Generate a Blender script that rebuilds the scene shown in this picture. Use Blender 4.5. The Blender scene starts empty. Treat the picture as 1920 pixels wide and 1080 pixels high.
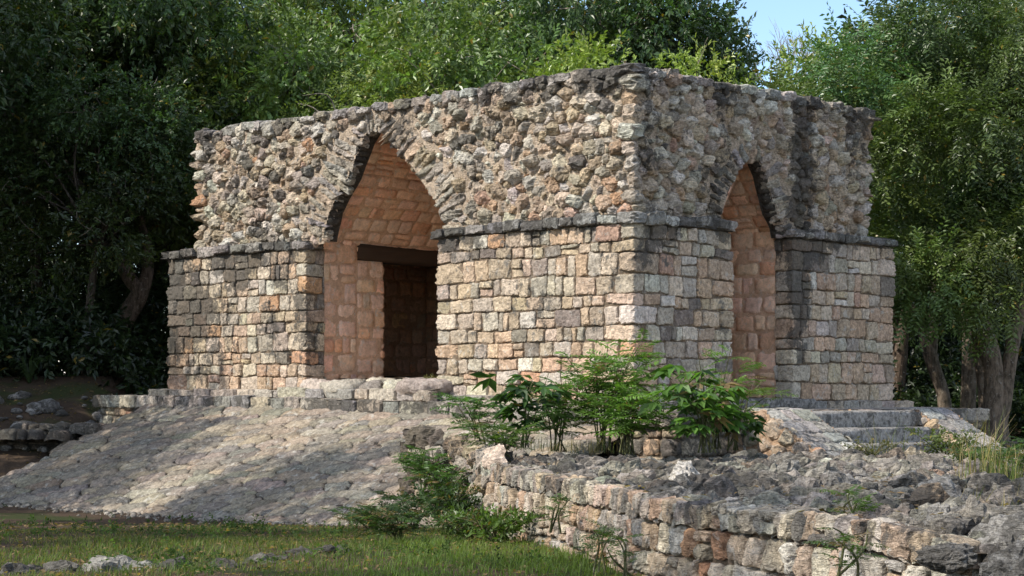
import bpy, math, random
import numpy as np

# ------------------------------------------------------------------ basics
SC = bpy.context.scene
COL = SC.collection
F = 3596.0                       # focal length in photo pixels (1920 wide), horizon at v=740
R_ = np.random.default_rng
RAD = math.radians

def tag(o, label=None, cat=None, group=None, kind=None):
    if label: o['label'] = label
    if cat: o['category'] = cat
    if group: o['group'] = group
    if kind: o['kind'] = kind
    return o

def empty(name, loc=(0, 0, 0)):
    o = bpy.data.objects.new(name, None)
    o.empty_display_size = .2
    o.location = loc
    COL.objects.link(o)
    return o

def make_mesh(name, V, Q, mat, col=None, stain=None, smooth=True):
    V = np.ascontiguousarray(V, dtype=np.float32).reshape(-1, 3)
    Q = np.ascontiguousarray(Q, dtype=np.int32)
    k = Q.shape[1]
    me = bpy.data.meshes.new(name)
    me.vertices.add(len(V)); me.vertices.foreach_set('co', V.ravel())
    me.loops.add(Q.size); me.loops.foreach_set('vertex_index', Q.ravel())
    me.polygons.add(len(Q))
    me.polygons.foreach_set('loop_start', np.arange(0, Q.size, k, dtype=np.int32))
    me.update(calc_edges=True)
    me.polygons.foreach_set('use_smooth', np.full(len(Q), smooth, dtype=bool))
    if col is not None:
        c = np.ones((len(V), 4), np.float32); c[:, :3] = col
        a = me.color_attributes.new('Col', 'FLOAT_COLOR', 'POINT')
        a.data.foreach_set('color', c.ravel())
    if stain is not None:
        a = me.attributes.new('stain', 'FLOAT', 'POINT')
        a.data.foreach_set('value', np.ascontiguousarray(stain, dtype=np.float32))
    me.materials.append(mat)
    return me

def link(name, me, parent=None, loc=(0, 0, 0)):
    o = bpy.data.objects.new(name, me)
    o.location = loc
    COL.objects.link(o)
    if parent is not None:
        o.parent = parent
        # world-space meshes under an empty: keep them in place
        o.matrix_parent_inverse = __import__('mathutils').Matrix.Translation(parent.location).inverted()
    return o

class Bag:
    """collects vertices / quads / colours of one mesh"""
    def __init__(s): s.V = []; s.Q = []; s.C = []; s.S = []; s.n = 0
    def add(s, V, Q, C, S=None):
        V = np.asarray(V, float).reshape(-1, 3)
        s.V.append(V); s.Q.append(np.asarray(Q) + s.n)
        s.C.append(np.broadcast_to(np.asarray(C, float), V.shape))
        s.S.append(np.zeros(len(V)) if S is None else np.broadcast_to(np.asarray(S, float), (len(V),)))
        s.n += len(V)
    def mesh(s, name, mat, smooth=True):
        return make_mesh(name, np.concatenate(s.V), np.concatenate(s.Q), mat, np.concatenate(s.C), np.concatenate(s.S), smooth)
    def obj(s, name, mat, parent=None, smooth=True):
        return link(name, s.mesh(name, mat, smooth), parent)

# ------------------------------------------------------------------ noise
def _hash(ix, iy, iz, seed):
    h = (ix.astype(np.int64) * 374761393 + iy.astype(np.int64) * 668265263 + iz.astype(np.int64) * 2147483647 + seed * 974634777) & 0xffffffff
    h = ((h ^ (h >> 13)) * 1274126177) & 0xffffffff
    h = (h ^ (h >> 16)) & 0xffffffff
    return h.astype(np.float64) / 2147483648.0 - 1.0

def vnoise(p, seed=0):
    p = np.asarray(p, float)
    i = np.floor(p); f = p - i
    i = i.astype(np.int64); f = f * f * (3 - 2 * f)
    out = 0
    for dx in (0, 1):
        wx = f[..., 0] if dx else 1 - f[..., 0]
        for dy in (0, 1):
            wy = f[..., 1] if dy else 1 - f[..., 1]
            for dz in (0, 1):
                wz = f[..., 2] if dz else 1 - f[..., 2]
                out = out + wx * wy * wz * _hash(i[..., 0] + dx, i[..., 1] + dy, i[..., 2] + dz, seed)
    return out

def fbm(p, seed=0, o=3, g=.5):
    t, a = 0, 1.0
    for k in range(o):
        t = t + a * vnoise(np.asarray(p) * 2.03 ** k + 17.3 * k, seed + k); a *= g
    return t

def n2(x, y, seed=0):
    return vnoise(np.stack([np.asarray(x, float), np.asarray(y, float), np.zeros(np.shape(x)) + .37], -1), seed)

# ------------------------------------------------------------------ building frame: a along the left face, b along the right face
CX, CY = 1.9, 30.0
E1 = np.array([-.7227, .6912]); E2 = np.array([.6912, .7227])
def AB(a, b):
    a = np.asarray(a, float); b = np.asarray(b, float)
    return CX + a * E1[0] + b * E2[0], CY + a * E1[1] + b * E2[1]
def AB3(a, b, z):
    x, y = AB(a, b)
    return np.stack(np.broadcast_arrays(x, y, np.asarray(z, float)), -1)
def px_left(u, v, b=0.0):        # photo pixel on the plane b=const -> (a, z)
    k = (u - 960) / F
    a = (CX + E2[0] * b - (CY + E2[1] * b) * k) / (-E1[0] + E1[1] * k)
    return a, (740 - v) * (CY + a * E1[1] + b * E2[1]) / F
def px_right(u, v, a=0.0):       # photo pixel on the plane a=const -> (b, z)
    k = (u - 960) / F
    b = ((CY + E1[1] * a) * k - CX - E1[0] * a) / (E2[0] - E2[1] * k)
    return b, (740 - v) * (CY + a * E1[1] + b * E2[1]) / F
def px(u, v, Y):
    return np.array([(u - 960) / F * Y, Y, (740 - v) / F * Y])

def path_map(pts, batter=None, world=False, zfun=None):
    """(s, t, d) -> world; s runs along a plan polyline, t is height, d is outward"""
    P = np.array(pts, float)
    D = np.diff(P, axis=0); L = np.hypot(D[:, 0], D[:, 1]); D /= L[:, None]
    N = np.stack([-D[:, 1], D[:, 0]], -1)
    S = np.concatenate([[0], np.cumsum(L)])
    dl = .05
    def f(s, t, d):
        s = np.asarray(s, float)
        i = np.clip(np.searchsorted(S, s, 'right') - 1, 0, len(L) - 1)
        r = s - S[i]
        p = P[i] + D[i] * r[..., None]
        n = N[i].copy()
        m0 = (i > 0) & (r < dl)
        w = np.where(m0, 1 - r / dl, 0)[..., None]
        n = n + w * N[np.maximum(i - 1, 0)] * np.where(m0, 1, 0)[..., None]
        re = L[i] - r
        m1 = (i < len(L) - 1) & (re < dl)
        w = np.where(m1, 1 - re / dl, 0)[..., None]
        n = n + w * N[np.minimum(i + 1, len(L) - 1)] * np.where(m1, 1, 0)[..., None]
        dd = d + (batter[1] * (t - batter[0]) if batter else 0)
        p = p + n * np.asarray(dd)[..., None]
        z = t if zfun is None else t + zfun(s)
        if world:
            return np.stack(np.broadcast_arrays(p[..., 0], p[..., 1], z), -1)
        return AB3(p[..., 0], p[..., 1], z)
    f.S = S
    return f

# ------------------------------------------------------------------ stones
_tmpl = {}
def template(n, tmax):
    key = (n, tmax)
    if key in _tmpl: return _tmpl[key]
    g = np.linspace(-1, 1, n + 1)
    A, B = np.meshgrid(g, g, indexing='xy')
    r = np.maximum(abs(A), abs(B)); rr = np.where(r == 0, 1, r)
    with np.errstate(divide='ignore', invalid='ignore'):
        phi = np.where(abs(A) >= abs(B), np.where(A >= 0, 0, np.pi) + np.pi / 4 * np.where(A != 0, B / np.where(A == 0, 1, A), 0),
                       np.where(B >= 0, np.pi / 2, -np.pi / 2) - np.pi / 4 * np.where(B != 0, A / np.where(B == 0, 1, B), 0))
    th = r * RAD(tmax)
    D = np.stack([np.sin(th) * np.cos(phi), np.sin(th) * np.sin(phi), np.cos(th)], -1).reshape(-1, 3)
    i = np.arange((n + 1) ** 2).reshape(n + 1, n + 1)
    Q = np.stack([i[:-1, :-1], i[:-1, 1:], i[1:, 1:], i[1:, :-1]], -1).reshape(-1, 4)
    _tmpl[key] = (D, Q)
    return D, Q

def grow(ctr, pn, pd, n=10, tmax=112, p=9., amp=.07, freq=7., seed=0, fine=.02, rcap=None, warp=0., wf=11.):
    """soft polyhedra: N stones as star-shaped patches. ctr (N,3), pn (N,K,3), pd (N,K) -> (N,V,3) local, quads"""
    D, Q = template(n, tmax)
    N = len(ctr); out = np.empty((N, len(D), 3))
    for c in range(0, N, 300):
        sl = slice(c, min(c + 300, N))
        q = np.einsum('vk,njk->nvj', D, pn[sl]) / pd[sl][:, None, :]
        q = np.maximum(q, 1e-4)
        m = q.max(-1, keepdims=True)
        r = 1 / (m[..., 0] * ((q / m) ** p).sum(-1) ** (1 / p))
        if rcap is not None: r = np.minimum(r, np.asarray(rcap)[sl][:, None])
        X = ctr[sl][:, None, :] + D[None] * r[..., None]
        nz = fbm(X * freq + 31.7, seed, 3, .55)
        k = 1 + amp * nz
        if fine: k = k - fine * (1 - 2 * np.abs(vnoise(X * freq * np.array([.9, 2.6, 1.4]) + 7., seed + 9))) - fine * .6 * np.abs(vnoise(X * freq * 3.4 + 3., seed + 4))
        Y = ctr[sl][:, None, :] + D[None] * (r * k)[..., None]
        if warp:
            Y = Y + warp * np.stack([vnoise(Y * wf + 5.1, seed + 21) + .5 * vnoise(Y * wf * 2.3, seed + 24), vnoise(Y * wf + 9.7, seed + 22) + .5 * vnoise(Y * wf * 2.3, seed + 25), vnoise(Y * wf + 2.3, seed + 23) + .5 * vnoise(Y * wf * 2.3, seed + 26)], -1)
        out[sl] = Y
    nv = len(D)
    QQ = (Q[None] + (np.arange(N) * nv)[:, None, None]).reshape(-1, 4)
    return out, QQ

def cells_planes(cells, rng, F0, gap=.008, tilt=.07, rot=.05, dcen=-.08, ch=(1.72, 2.1)):
    sa, sb, ta, tb = np.array(cells).T
    N = len(sa)
    ctr = np.stack([(sa + sb) / 2, (ta + tb) / 2, np.full(N, dcen)], -1)
    hw = (sb - sa) / 2 - gap; hh = (tb - ta) / 2 - gap
    hw = np.maximum(hw, .02); hh = np.maximum(hh, .02)
    pn = []; pd = []
    th = rng.normal(0, rot, N)
    for k, (cx, cy) in enumerate(((1, 0), (-1, 0), (0, 1), (0, -1))):
        t2 = th + rng.normal(0, rot * .6, N)
        pn.append(np.stack([cx * np.cos(t2) - cy * np.sin(t2), cx * np.sin(t2) + cy * np.cos(t2), rng.uniform(-.02, .10, N)], -1))
        pd.append(hw if cx else hh)
    for sx in (-1, 1):
        for sy in (-1, 1):
            nx = 1 / hw * sx; ny = 1 / hh * sy
            pn.append(np.stack([nx, ny, np.zeros(N)], -1)); pd.append(rng.uniform(*ch, N))
    Fv = F0 * rng.uniform(.65, 1.35, N) - dcen
    for k in range(3):
        pn.append(np.stack([rng.normal(0, tilt * (1 + k), N), rng.normal(0, tilt * (1 + k), N), np.ones(N)], -1))
        pd.append(Fv * (1 + .07 * k))
    pn.append(np.tile([0., 0., -1.], (N, 1))); pd.append(np.full(N, .12))
    return ctr, np.stack(pn, 1), np.stack(pd, 1)

def ashlar(s0, s1, t0, t1, hr, wr, rng, corners=(), q=(.25, .5), wav=.03, split=.14):
    rows = [t0]
    while rows[-1] < t1 - hr[0] * .6:
        rows.append(rows[-1] + rng.uniform(*hr))
    k = (t1 - t0) / (rows[-1] - t0)
    rows = [t0 + (r - t0) * k for r in rows]
    sd = int(rng.integers(1e6))
    bound = lambda i, s: rows[i] + (0 if i in (0, len(rows) - 1) else wav * float(n2(s * .9, i * 7.1, sd)))
    out = []
    for i in range(len(rows) - 1):
        marks = []; fixed = []
        for c in corners:
            L1, L2 = (q[0], q[1]) if (i + len(out)) % 2 else (q[1], q[0])
            L1 *= rng.uniform(.75, 1.2); L2 *= rng.uniform(.75, 1.2)
            fixed.append((max(c - L1, s0), min(c + L2, s1)))
        segs = []; cur = s0
        for fa, fb in fixed:
            if fa > cur: segs.append((cur, fa))
            cur = fb
        if cur < s1 - .02: segs.append((cur, s1))
        cs = list(fixed)
        for a, b in segs:
            x = [a]
            while x[-1] < b - wr[0] * .5:
                x.append(x[-1] + rng.uniform(*wr) * (1.25 if rng.random() < .12 else 1))
            if len(x) < 2: x.append(b)
            kk = (b - a) / (x[-1] - a)
            x = [a + (v - a) * kk for v in x]
            cs += list(zip(x[:-1], x[1:]))
        for a, b in cs:
            m = (a + b) / 2
            lo, hi = bound(i, m), bound(i + 1, m)
            if rng.random() < split and (a, b) not in fixed and hi - lo > .16:
                c = lo + (hi - lo) * rng.uniform(.4, .6)
                out += [(a, b, lo, c), (a, b, c, hi)]
            elif rng.random() < split * .8 and (a, b) not in fixed and b - a > .22:
                c = a + (b - a) * rng.uniform(.35, .65)
                out += [(a, c, lo, hi), (c, b, lo, hi)]
            else:
                out.append((a, b, lo, hi))
    return out

def darts(dom, rr, rng, reject=None, asp=1.25, tries=14000, pack=.9, fixed=(), bias=2.0):
    s0, s1, t0, t1 = dom
    P = [(f[0] / asp, f[1]) for f in fixed]; Rr = [f[2] for f in fixed]
    rad = np.sort(rr[0] + (rr[1] - rr[0]) * rng.random(tries) ** bias)[::-1]
    cs = rng.uniform(s0, s1, tries); ct = rng.uniform(t0, t1, tries)
    ok = np.ones(tries, bool) if reject is None else ~reject(cs, ct, rad)
    PA = np.zeros((tries + len(P), 2)); RA = np.zeros(tries + len(P))
    n = len(P)
    if n: PA[:n] = P; RA[:n] = Rr
    for k in range(tries):
        if not ok[k]: continue
        x, y, r = cs[k] / asp, ct[k], rad[k]
        if n:
            d2 = (PA[:n, 0] - x) ** 2 + (PA[:n, 1] - y) ** 2
            if (d2 < ((RA[:n] + r) * pack) ** 2).any(): continue
        PA[n] = (x, y); RA[n] = r; n += 1
    return PA[:n], RA[:n], len(fixed)

def rubble_planes(PA, RA, nfix, rng, asp, gap, Fr, tilt=.35, taper=(-.05, .4), lim=(.92, 1.3), K=8, dcen=-.06, nlim=4, nfront=3, elong=None):
    n = len(PA)
    idx = np.empty((n, K), int)
    for i in range(n):
        d2 = ((PA - PA[i]) ** 2).sum(-1); d2[i] = 1e9
        idx[i] = np.argpartition(d2, K)[:K]
    sel = np.arange(nfix, n); N = len(sel)
    pn = []; pd = []
    for k in range(K):
        j = idx[sel, k]
        v = PA[j] - PA[sel]; D = np.hypot(v[:, 0], v[:, 1])
        d = (D ** 2 + RA[sel] ** 2 - RA[j] ** 2) / (2 * D) - gap
        d = np.maximum(d, RA[sel] * .45)
        pn.append(np.stack([v[:, 0] / D / asp, v[:, 1] / D, rng.uniform(*taper, N)], -1)); pd.append(d)
    phi0 = rng.normal(0, .7, N); lo = rng.uniform(.68, .95, N)
    for k in range(nlim):
        a = rng.uniform(0, 2 * np.pi, N)
        if elong:
            a = phi0 + (k + rng.uniform(-.35, .35, N)) * 2 * np.pi / nlim
            pn.append(np.stack([np.cos(a) / asp, np.sin(a), rng.uniform(-.05, taper[1] * 1.6, N)], -1))
            pd.append(RA[sel] * np.hypot(elong * np.cos(a - phi0), lo * np.sin(a - phi0)) * rng.uniform(*lim, N)); continue
        pn.append(np.stack([np.cos(a) / asp, np.sin(a), rng.uniform(0, taper[1] * 1.6, N)], -1)); pd.append(RA[sel] * rng.uniform(*lim, N))
    Fv = rng.uniform(*Fr, N) * (.6 + .4 * RA[sel] / RA[sel].mean()) - dcen
    for k in range(nfront):
        pn.append(np.stack([rng.normal(0, tilt, N), rng.normal(0, tilt, N), np.ones(N)], -1)); pd.append(Fv * rng.uniform(.9, 1.25, N))
    pn.append(np.tile([0., 0., -1.], (N, 1))); pd.append(np.full(N, .12))
    ctr = np.stack([PA[sel, 0] * asp, PA[sel, 1], np.full(N, dcen)], -1)
    return ctr, np.stack(pn, 1), np.stack(pd, 1)

def mortar(bag, mapf, s0, s1, t0, t1, step, d0, amp, col, mask=None, stain=None, seed=5):
    ns = max(2, int((s1 - s0) / step) + 1); nt = max(2, int((t1 - t0) / step) + 1)
    S, T = np.meshgrid(np.linspace(s0, s1, ns), np.linspace(t0, t1, nt), indexing='xy')
    d = d0 + amp * fbm(np.stack([S * 5, T * 5, S * 0], -1), seed, 3)
    V = mapf(S.ravel(), T.ravel(), d.ravel())
    i = np.arange(ns * nt).reshape(nt, ns)
    Q = np.stack([i[:-1, :-1], i[:-1, 1:], i[1:, 1:], i[1:, :-1]], -1).reshape(-1, 4)
    if mask is not None:
        cs = S.ravel()[Q].mean(1); ct = T.ravel()[Q].mean(1)
        Q = Q[mask(cs, ct)]
    c = np.asarray(col) * (1 + .15 * fbm(np.stack([S.ravel() * 3, T.ravel() * 3, S.ravel() * 0], -1), seed + 3, 3))[:, None]
    bag.add(V, Q, c, stain(V) if callable(stain) else stain)

def paint(ctrs, pal, wts, rng, jit=.12):
    """one colour per stone from a palette"""
    pal = np.array(pal)
    w = np.asarray(wts, float)
    if w.ndim == 1: w = np.tile(w, (len(ctrs), 1))
    w = w / w.sum(1, keepdims=True)
    k = (rng.random(len(ctrs))[:, None] > np.cumsum(w, 1)).sum(1).clip(0, len(pal) - 1)
    return pal[k] * rng.normal(1, jit, (len(ctrs), 1)).clip(.6, 1.4) * rng.normal(1, .025, (len(ctrs), 3))

def lay(bag, X, Q, mapf, cols, stain=None, seed=3):
    N, V, _ = X.shape
    W = mapf(X[..., 0].ravel(), X[..., 1].ravel(), X[..., 2].ravel())
    c = np.repeat(cols, V, 0)
    c = c * (1 + .16 * fbm(W * 9, seed, 3))[:, None]
    bag.add(W, Q, c, stain(W) if callable(stain) else stain)

def box_bag(bag, P8, col, stain=None):
    Q = np.array([[0, 1, 2, 3], [4, 7, 6, 5], [0, 4, 5, 1], [1, 5, 6, 2], [2, 6, 7, 3], [3, 7, 4, 0]])
    bag.add(P8, Q, col, stain)
def ab_box(a0, a1, b0, b1, z0, z1):
    return np.array([AB3(a, b, z) for z in (z0, z1) for a, b in ((a0, b0), (a1, b0), (a1, b1), (a0, b1))])

def tube(bag, pts, rad, sides=9, col=(.2, .17, .14), rough=.08, seed=1, sub=4):
    P = np.array(pts, float); r = np.array(rad, float)
    # smooth resample
    m = len(P); t = np.linspace(0, m - 1, (m - 1) * sub + 1)
    def cr(A):
        i = np.clip(t.astype(int), 0, m - 2); f = (t - i)
        sh = (slice(None),) + (None,) * (A.ndim - 1); f = f[sh]
        p0, p1, p2, p3 = A[np.maximum(i - 1, 0)], A[i], A[i + 1], A[np.minimum(i + 2, m - 1)]
        return .5 * (2 * p1 + (p2 - p0) * f + (2 * p0 - 5 * p1 + 4 * p2 - p3) * f ** 2 + (3 * p1 - p0 - 3 * p2 + p3) * f ** 3)
    P = cr(P); r = np.maximum(cr(r), .002)
    T = np.gradient(P, axis=0); T /= np.linalg.norm(T, axis=1)[:, None] + 1e-9
    ref = np.array([.31, .95, .05]) if abs(T[0, 1]) < .9 else np.array([1., 0, 0])
    U = np.cross(T, ref); U /= np.linalg.norm(U, axis=1)[:, None] + 1e-9
    W = np.cross(T, U)
    th = np.linspace(0, 2 * np.pi, sides, endpoint=False)
    X = P[:, None] + r[:, None, None] * (np.cos(th)[None, :, None] * U[:, None] + np.sin(th)[None, :, None] * W[:, None])
    if rough:
        nz = fbm(X * np.array([4., 4., 1.6]) / max(r.max(), .05) * .12, seed, 3)
        X = P[:, None] + (X - P[:, None]) * (1 + rough * 2 * nz)[..., None]
    n = len(P); i = np.arange(n * sides).reshape(n, sides); j = np.roll(i, -1, 1)
    Q = np.stack([i[:-1], j[:-1], j[1:], i[1:]], -1).reshape(-1, 4)
    bag.add(X, Q, col)

# ------------------------------------------------------------------ materials
def newmat(name):
    m = bpy.data.materials.new(name); m.use_nodes = True
    nt = m.node_tree; nt.nodes.clear()
    out = nt.nodes.new('ShaderNodeOutputMaterial')
    return m, nt, out
def nd(nt, t, **k):
    n = nt.nodes.new(t)
    for a, v in k.items():
        if a.startswith('i_'): n.inputs[a[2:].replace('_', ' ')].default_value = v
        else: setattr(n, a, v)
    return n
def noise(nt, vec, scale, detail=6, rough=.6, dist=0.):
    n = nd(nt, 'ShaderNodeTexNoise'); n.inputs['Scale'].default_value = scale
    n.inputs['Detail'].default_value = detail; n.inputs['Roughness'].default_value = rough; n.inputs['Distortion'].default_value = dist
    nt.links.new(vec, n.inputs['Vector']); return n.outputs['Fac']
def math_(nt, op, a, b=0., c=None):
    n = nd(nt, 'ShaderNodeMath', operation=op)
    for k, v in enumerate((a, b, c)):
        if v is None: continue
        if hasattr(v, 'links'): nt.links.new(v, n.inputs[k])
        else: n.inputs[k].default_value = v
    return n.outputs[0]
def ramp(nt, fac, lo, hi, a=0., b=1.):
    n = nd(nt, 'ShaderNodeMapRange'); n.interpolation_type = 'SMOOTHSTEP'
    nt.links.new(fac, n.inputs['Value'])
    n.inputs['From Min'].default_value = lo; n.inputs['From Max'].default_value = hi
    n.inputs['To Min'].default_value = a; n.inputs['To Max'].default_value = b
    return n.outputs['Result']
def mix(nt, fac, a, b, mode='MIX'):
    n = nd(nt, 'ShaderNodeMix', data_type='RGBA', blend_type=mode)
    for k, v in ((0, fac), (6, a), (7, b)):
        if hasattr(v, 'links'): nt.links.new(v, n.inputs[k])
        else: n.inputs[k].default_value = v if k == 0 else (*v, 1)
    return n.outputs[2]

def stone_material(name, base_stain=0., bump=.6, scale=1., moss=0., con=1., strata=0.):
    m, nt, out = newmat(name)
    pos = nd(nt, 'ShaderNodeNewGeometry').outputs['Position']
    col = nd(nt, 'ShaderNodeAttribute', attribute_name='Col').outputs['Color']
    st = nd(nt, 'ShaderNodeAttribute', attribute_name='stain').outputs['Fac']
    n1 = noise(nt, pos, 2.1 * scale, 5, .6); n2_ = noise(nt, pos, 7.5 * scale, 8, .72, .5)
    n3 = noise(nt, pos, 36 * scale, 5, .7); n4 = noise(nt, pos, 17 * scale, 7, .72, .4)
    # mottling
    v = ramp(nt, n4, .28, .72, 1 - .5 * con, 1 + .4 * con)
    c = mix(nt, 1., col, mix(nt, 1., (1, 1, 1), v, 'MULTIPLY'), 'MULTIPLY')
    # pale crust
    pale = ramp(nt, math_(nt, 'ADD', n2_, math_(nt, 'MULTIPLY', n1, .25)), .69, .75)
    c = mix(nt, math_(nt, 'MULTIPLY', pale, .5), c, (.56, .54, .49))
    # dark lichen
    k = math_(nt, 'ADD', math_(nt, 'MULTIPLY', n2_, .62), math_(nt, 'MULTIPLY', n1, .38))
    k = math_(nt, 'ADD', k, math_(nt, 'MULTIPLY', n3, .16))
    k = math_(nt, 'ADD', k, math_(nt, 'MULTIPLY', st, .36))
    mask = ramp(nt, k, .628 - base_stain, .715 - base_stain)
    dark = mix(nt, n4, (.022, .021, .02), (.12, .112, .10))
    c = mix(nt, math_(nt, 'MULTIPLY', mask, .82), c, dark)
    pits = ramp(nt, n3, .30, .42)
    c = mix(nt, 1., c, mix(nt, pits, (.55, .53, .5), (1, 1, 1)), 'MULTIPLY')
    if moss:
        mk = ramp(nt, noise(nt, pos, 6.3, 6, .7), .62, .74)
        c = mix(nt, math_(nt, 'MULTIPLY', mk, moss), c, (.06, .075, .03))
    if strata:
        mp = nd(nt, 'ShaderNodeMapping'); mp.inputs['Scale'].default_value = (1, 1, 4.5); mp.inputs['Rotation'].default_value = (.25, .2, 0)
        nt.links.new(pos, mp.inputs['Vector'])
        n5 = noise(nt, mp.outputs[0], 9, 5, .65, 1.2)
        c = mix(nt, 1., c, mix(nt, ramp(nt, n5, .36, .48), (.60, .585, .57), (1.2, 1.19, 1.18)), 'MULTIPLY')
    b = nd(nt, 'ShaderNodeBsdfPrincipled'); b.inputs['Roughness'].default_value = .93
    b.inputs['Specular IOR Level'].default_value = .18
    nt.links.new(c, b.inputs['Base Color'])
    h = math_(nt, 'ADD', math_(nt, 'MULTIPLY', n4, .6), math_(nt, 'MULTIPLY', n3, .4))
    h = math_(nt, 'ADD', h, math_(nt, 'MULTIPLY', n2_, 1.2))
    if strata: h = math_(nt, 'ADD', h, math_(nt, 'MULTIPLY', n5, 2. * strata))
    bp = nd(nt, 'ShaderNodeBump'); bp.inputs['Strength'].default_value = bump; bp.inputs['Distance'].default_value = .07
    nt.links.new(h, bp.inputs['Height']); nt.links.new(bp.outputs[0], b.inputs['Normal'])
    nt.links.new(b.outputs[0], out.inputs[0])
    return m

def leaf_material(name, rough=.42, trans=.35, spec=.5):
    m, nt, out = newmat(name)
    col = nd(nt, 'ShaderNodeAttribute', attribute_name='Col').outputs['Color']
    b = nd(nt, 'ShaderNodeBsdfPrincipled'); b.inputs['Roughness'].default_value = rough
    b.inputs['Specular IOR Level'].default_value = spec
    nt.links.new(col, b.inputs['Base Color'])
    t = nd(nt, 'ShaderNodeBsdfTranslucent')
    nt.links.new(mix(nt, 1., col, (1.5, 1.7, .55), 'MULTIPLY'), t.inputs[0])
    ms = nd(nt, 'ShaderNodeMixShader'); ms.inputs[0].default_value = trans
    nt.links.new(b.outputs[0], ms.inputs[1]); nt.links.new(t.outputs[0], ms.inputs[2])
    nt.links.new(ms.outputs[0], out.inputs[0])
    return m

def bark_material(name):
    m, nt, out = newmat(name)
    pos = nd(nt, 'ShaderNodeNewGeometry').outputs['Position']
    mp = nd(nt, 'ShaderNodeMapping'); mp.inputs['Scale'].default_value = (1, 1, .3)
    nt.links.new(pos, mp.inputs['Vector'])
    col = nd(nt, 'ShaderNodeAttribute', attribute_name='Col').outputs['Color']
    n1 = noise(nt, mp.outputs[0], 14, 7, .7); n2_ = noise(nt, pos, 4, 5, .6); n3 = noise(nt, pos, 18, 4, .6)
    c = mix(nt, 1., col, mix(nt, ramp(nt, n1, .3, .7), (.25, .24, .23), (1.25, 1.2, 1.15)), 'MULTIPLY')
    c = mix(nt, ramp(nt, n3, .60, .66, 0, .7), c, (.30, .28, .24))
    c = mix(nt, ramp(nt, n2_, .55, .7, 0, .5), c, (.05, .055, .03))
    b = nd(nt, 'ShaderNodeBsdfPrincipled'); b.inputs['Roughness'].default_value = .9; b.inputs['Specular IOR Level'].default_value = .2
    nt.links.new(c, b.inputs['Base Color'])
    bp = nd(nt, 'ShaderNodeBump'); bp.inputs['Strength'].default_value = .8; bp.inputs['Distance'].default_value = .03
    nt.links.new(n1, bp.inputs['Height']); nt.links.new(bp.outputs[0], b.inputs['Normal'])
    nt.links.new(b.outputs[0], out.inputs[0])
    return m

def earth_material(name):
    m, nt, out = newmat(name)
    pos = nd(nt, 'ShaderNodeNewGeometry').outputs['Position']
    n1 = noise(nt, pos, .55, 6, .6); n2_ = noise(nt, pos, 7, 8, .7); n3 = noise(nt, pos, 40, 4, .7)
    c = mix(nt, n2_, (.035, .025, .018), (.125, .088, .062))
    c = mix(nt, ramp(nt, n1, .5, .62), c, (.045, .055, .022))
    c = mix(nt, 1., c, mix(nt, n3, (.5, .5, .5), (1.4, 1.4, 1.4)), 'MULTIPLY')
    b = nd(nt, 'ShaderNodeBsdfPrincipled'); b.inputs['Roughness'].default_value = .96; b.inputs['Specular IOR Level'].default_value = .1
    nt.links.new(c, b.inputs['Base Color'])
    bp = nd(nt, 'ShaderNodeBump'); bp.inputs['Strength'].default_value = .9; bp.inputs['Distance'].default_value = .06
    nt.links.new(math_(nt, 'ADD', n2_, math_(nt, 'MULTIPLY', n3, .4)), bp.inputs['Height']); nt.links.new(bp.outputs[0], b.inputs['Normal'])
    nt.links.new(b.outputs[0], out.inputs[0])
    return m

def wood_material(name):
    m, nt, out = newmat(name)
    pos = nd(nt, 'ShaderNodeNewGeometry').outputs['Position']
    mp = nd(nt, 'ShaderNodeMapping'); mp.inputs['Scale'].default_value = (.6, .6, 9)
    nt.links.new(pos, mp.inputs['Vector'])
    n1 = noise(nt, mp.outputs[0], 5, 6, .7)
    b = nd(nt, 'ShaderNodeBsdfPrincipled'); b.inputs['Roughness'].default_value = .85
    nt.links.new(mix(nt, n1, (.018, .011, .007), (.085, .048, .026)), b.inputs['Base Color'])
    bp = nd(nt, 'ShaderNodeBump'); bp.inputs['Strength'].default_value = .6; bp.inputs['Distance'].default_value = .02
    nt.links.new(n1, bp.inputs['Height']); nt.links.new(bp.outputs[0], b.inputs['Normal'])
    nt.links.new(b.outputs[0], out.inputs[0])
    return m

M_WALL = stone_material('dressed_limestone', 0., .7)
M_RUB = stone_material('rubble_limestone', -.005, .9, 1., 0., 1., .5)
M_CORN = stone_material('weathered_cornice_stone', .05, .8)
M_INNER = stone_material('ochre_plastered_stone', -.12, .35, 1., 0., .45)
M_FLAG = stone_material('worn_flagstone', .02, .9)
M_RAMP = stone_material('ramp_flagstone', -.06, .7)
M_TERR = stone_material('grey_field_stone', -.005, .9, .9, .15, 1., .7)
M_LEAF = leaf_material('tree_leaf', .38, .24, .5)
M_OLIVE = leaf_material('olive_leaflet', .40, .22, .5)
M_SHRUB = leaf_material('shrub_leaf', .42, .35, .4)
M_GRASS = leaf_material('grass_blade', .6, .4, .2)
M_BARK = bark_material('bark')
M_EARTH = earth_material('earth')
M_WOOD = wood_material('old_timber')

# palettes (albedo)
BEIGE, CREAM, GREY = (.47, .37, .27), (.54, .46, .36), (.40, .355, .295)
PINK, ORNG, DARK, WHITE = (.49, .345, .24), (.47, .28, .17), (.19, .17, .15), (.57, .53, .46)
PAL = [BEIGE, CREAM, GREY, PINK, ORNG, DARK, WHITE]
MORT = (.46, .355, .26)
OCH = [(.79, .53, .37), (.76, .48, .325), (.80, .56, .41), (.75, .53, .395), (.70, .40, .25)]

# ------------------------------------------------------------------ levels
def zplat(a, b=0.):
    a = np.asarray(a, float)
    return np.interp(a, [-2, 0, 3, 8, 14], [-.25, -.22, -.13, -.03, 0.])

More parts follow.
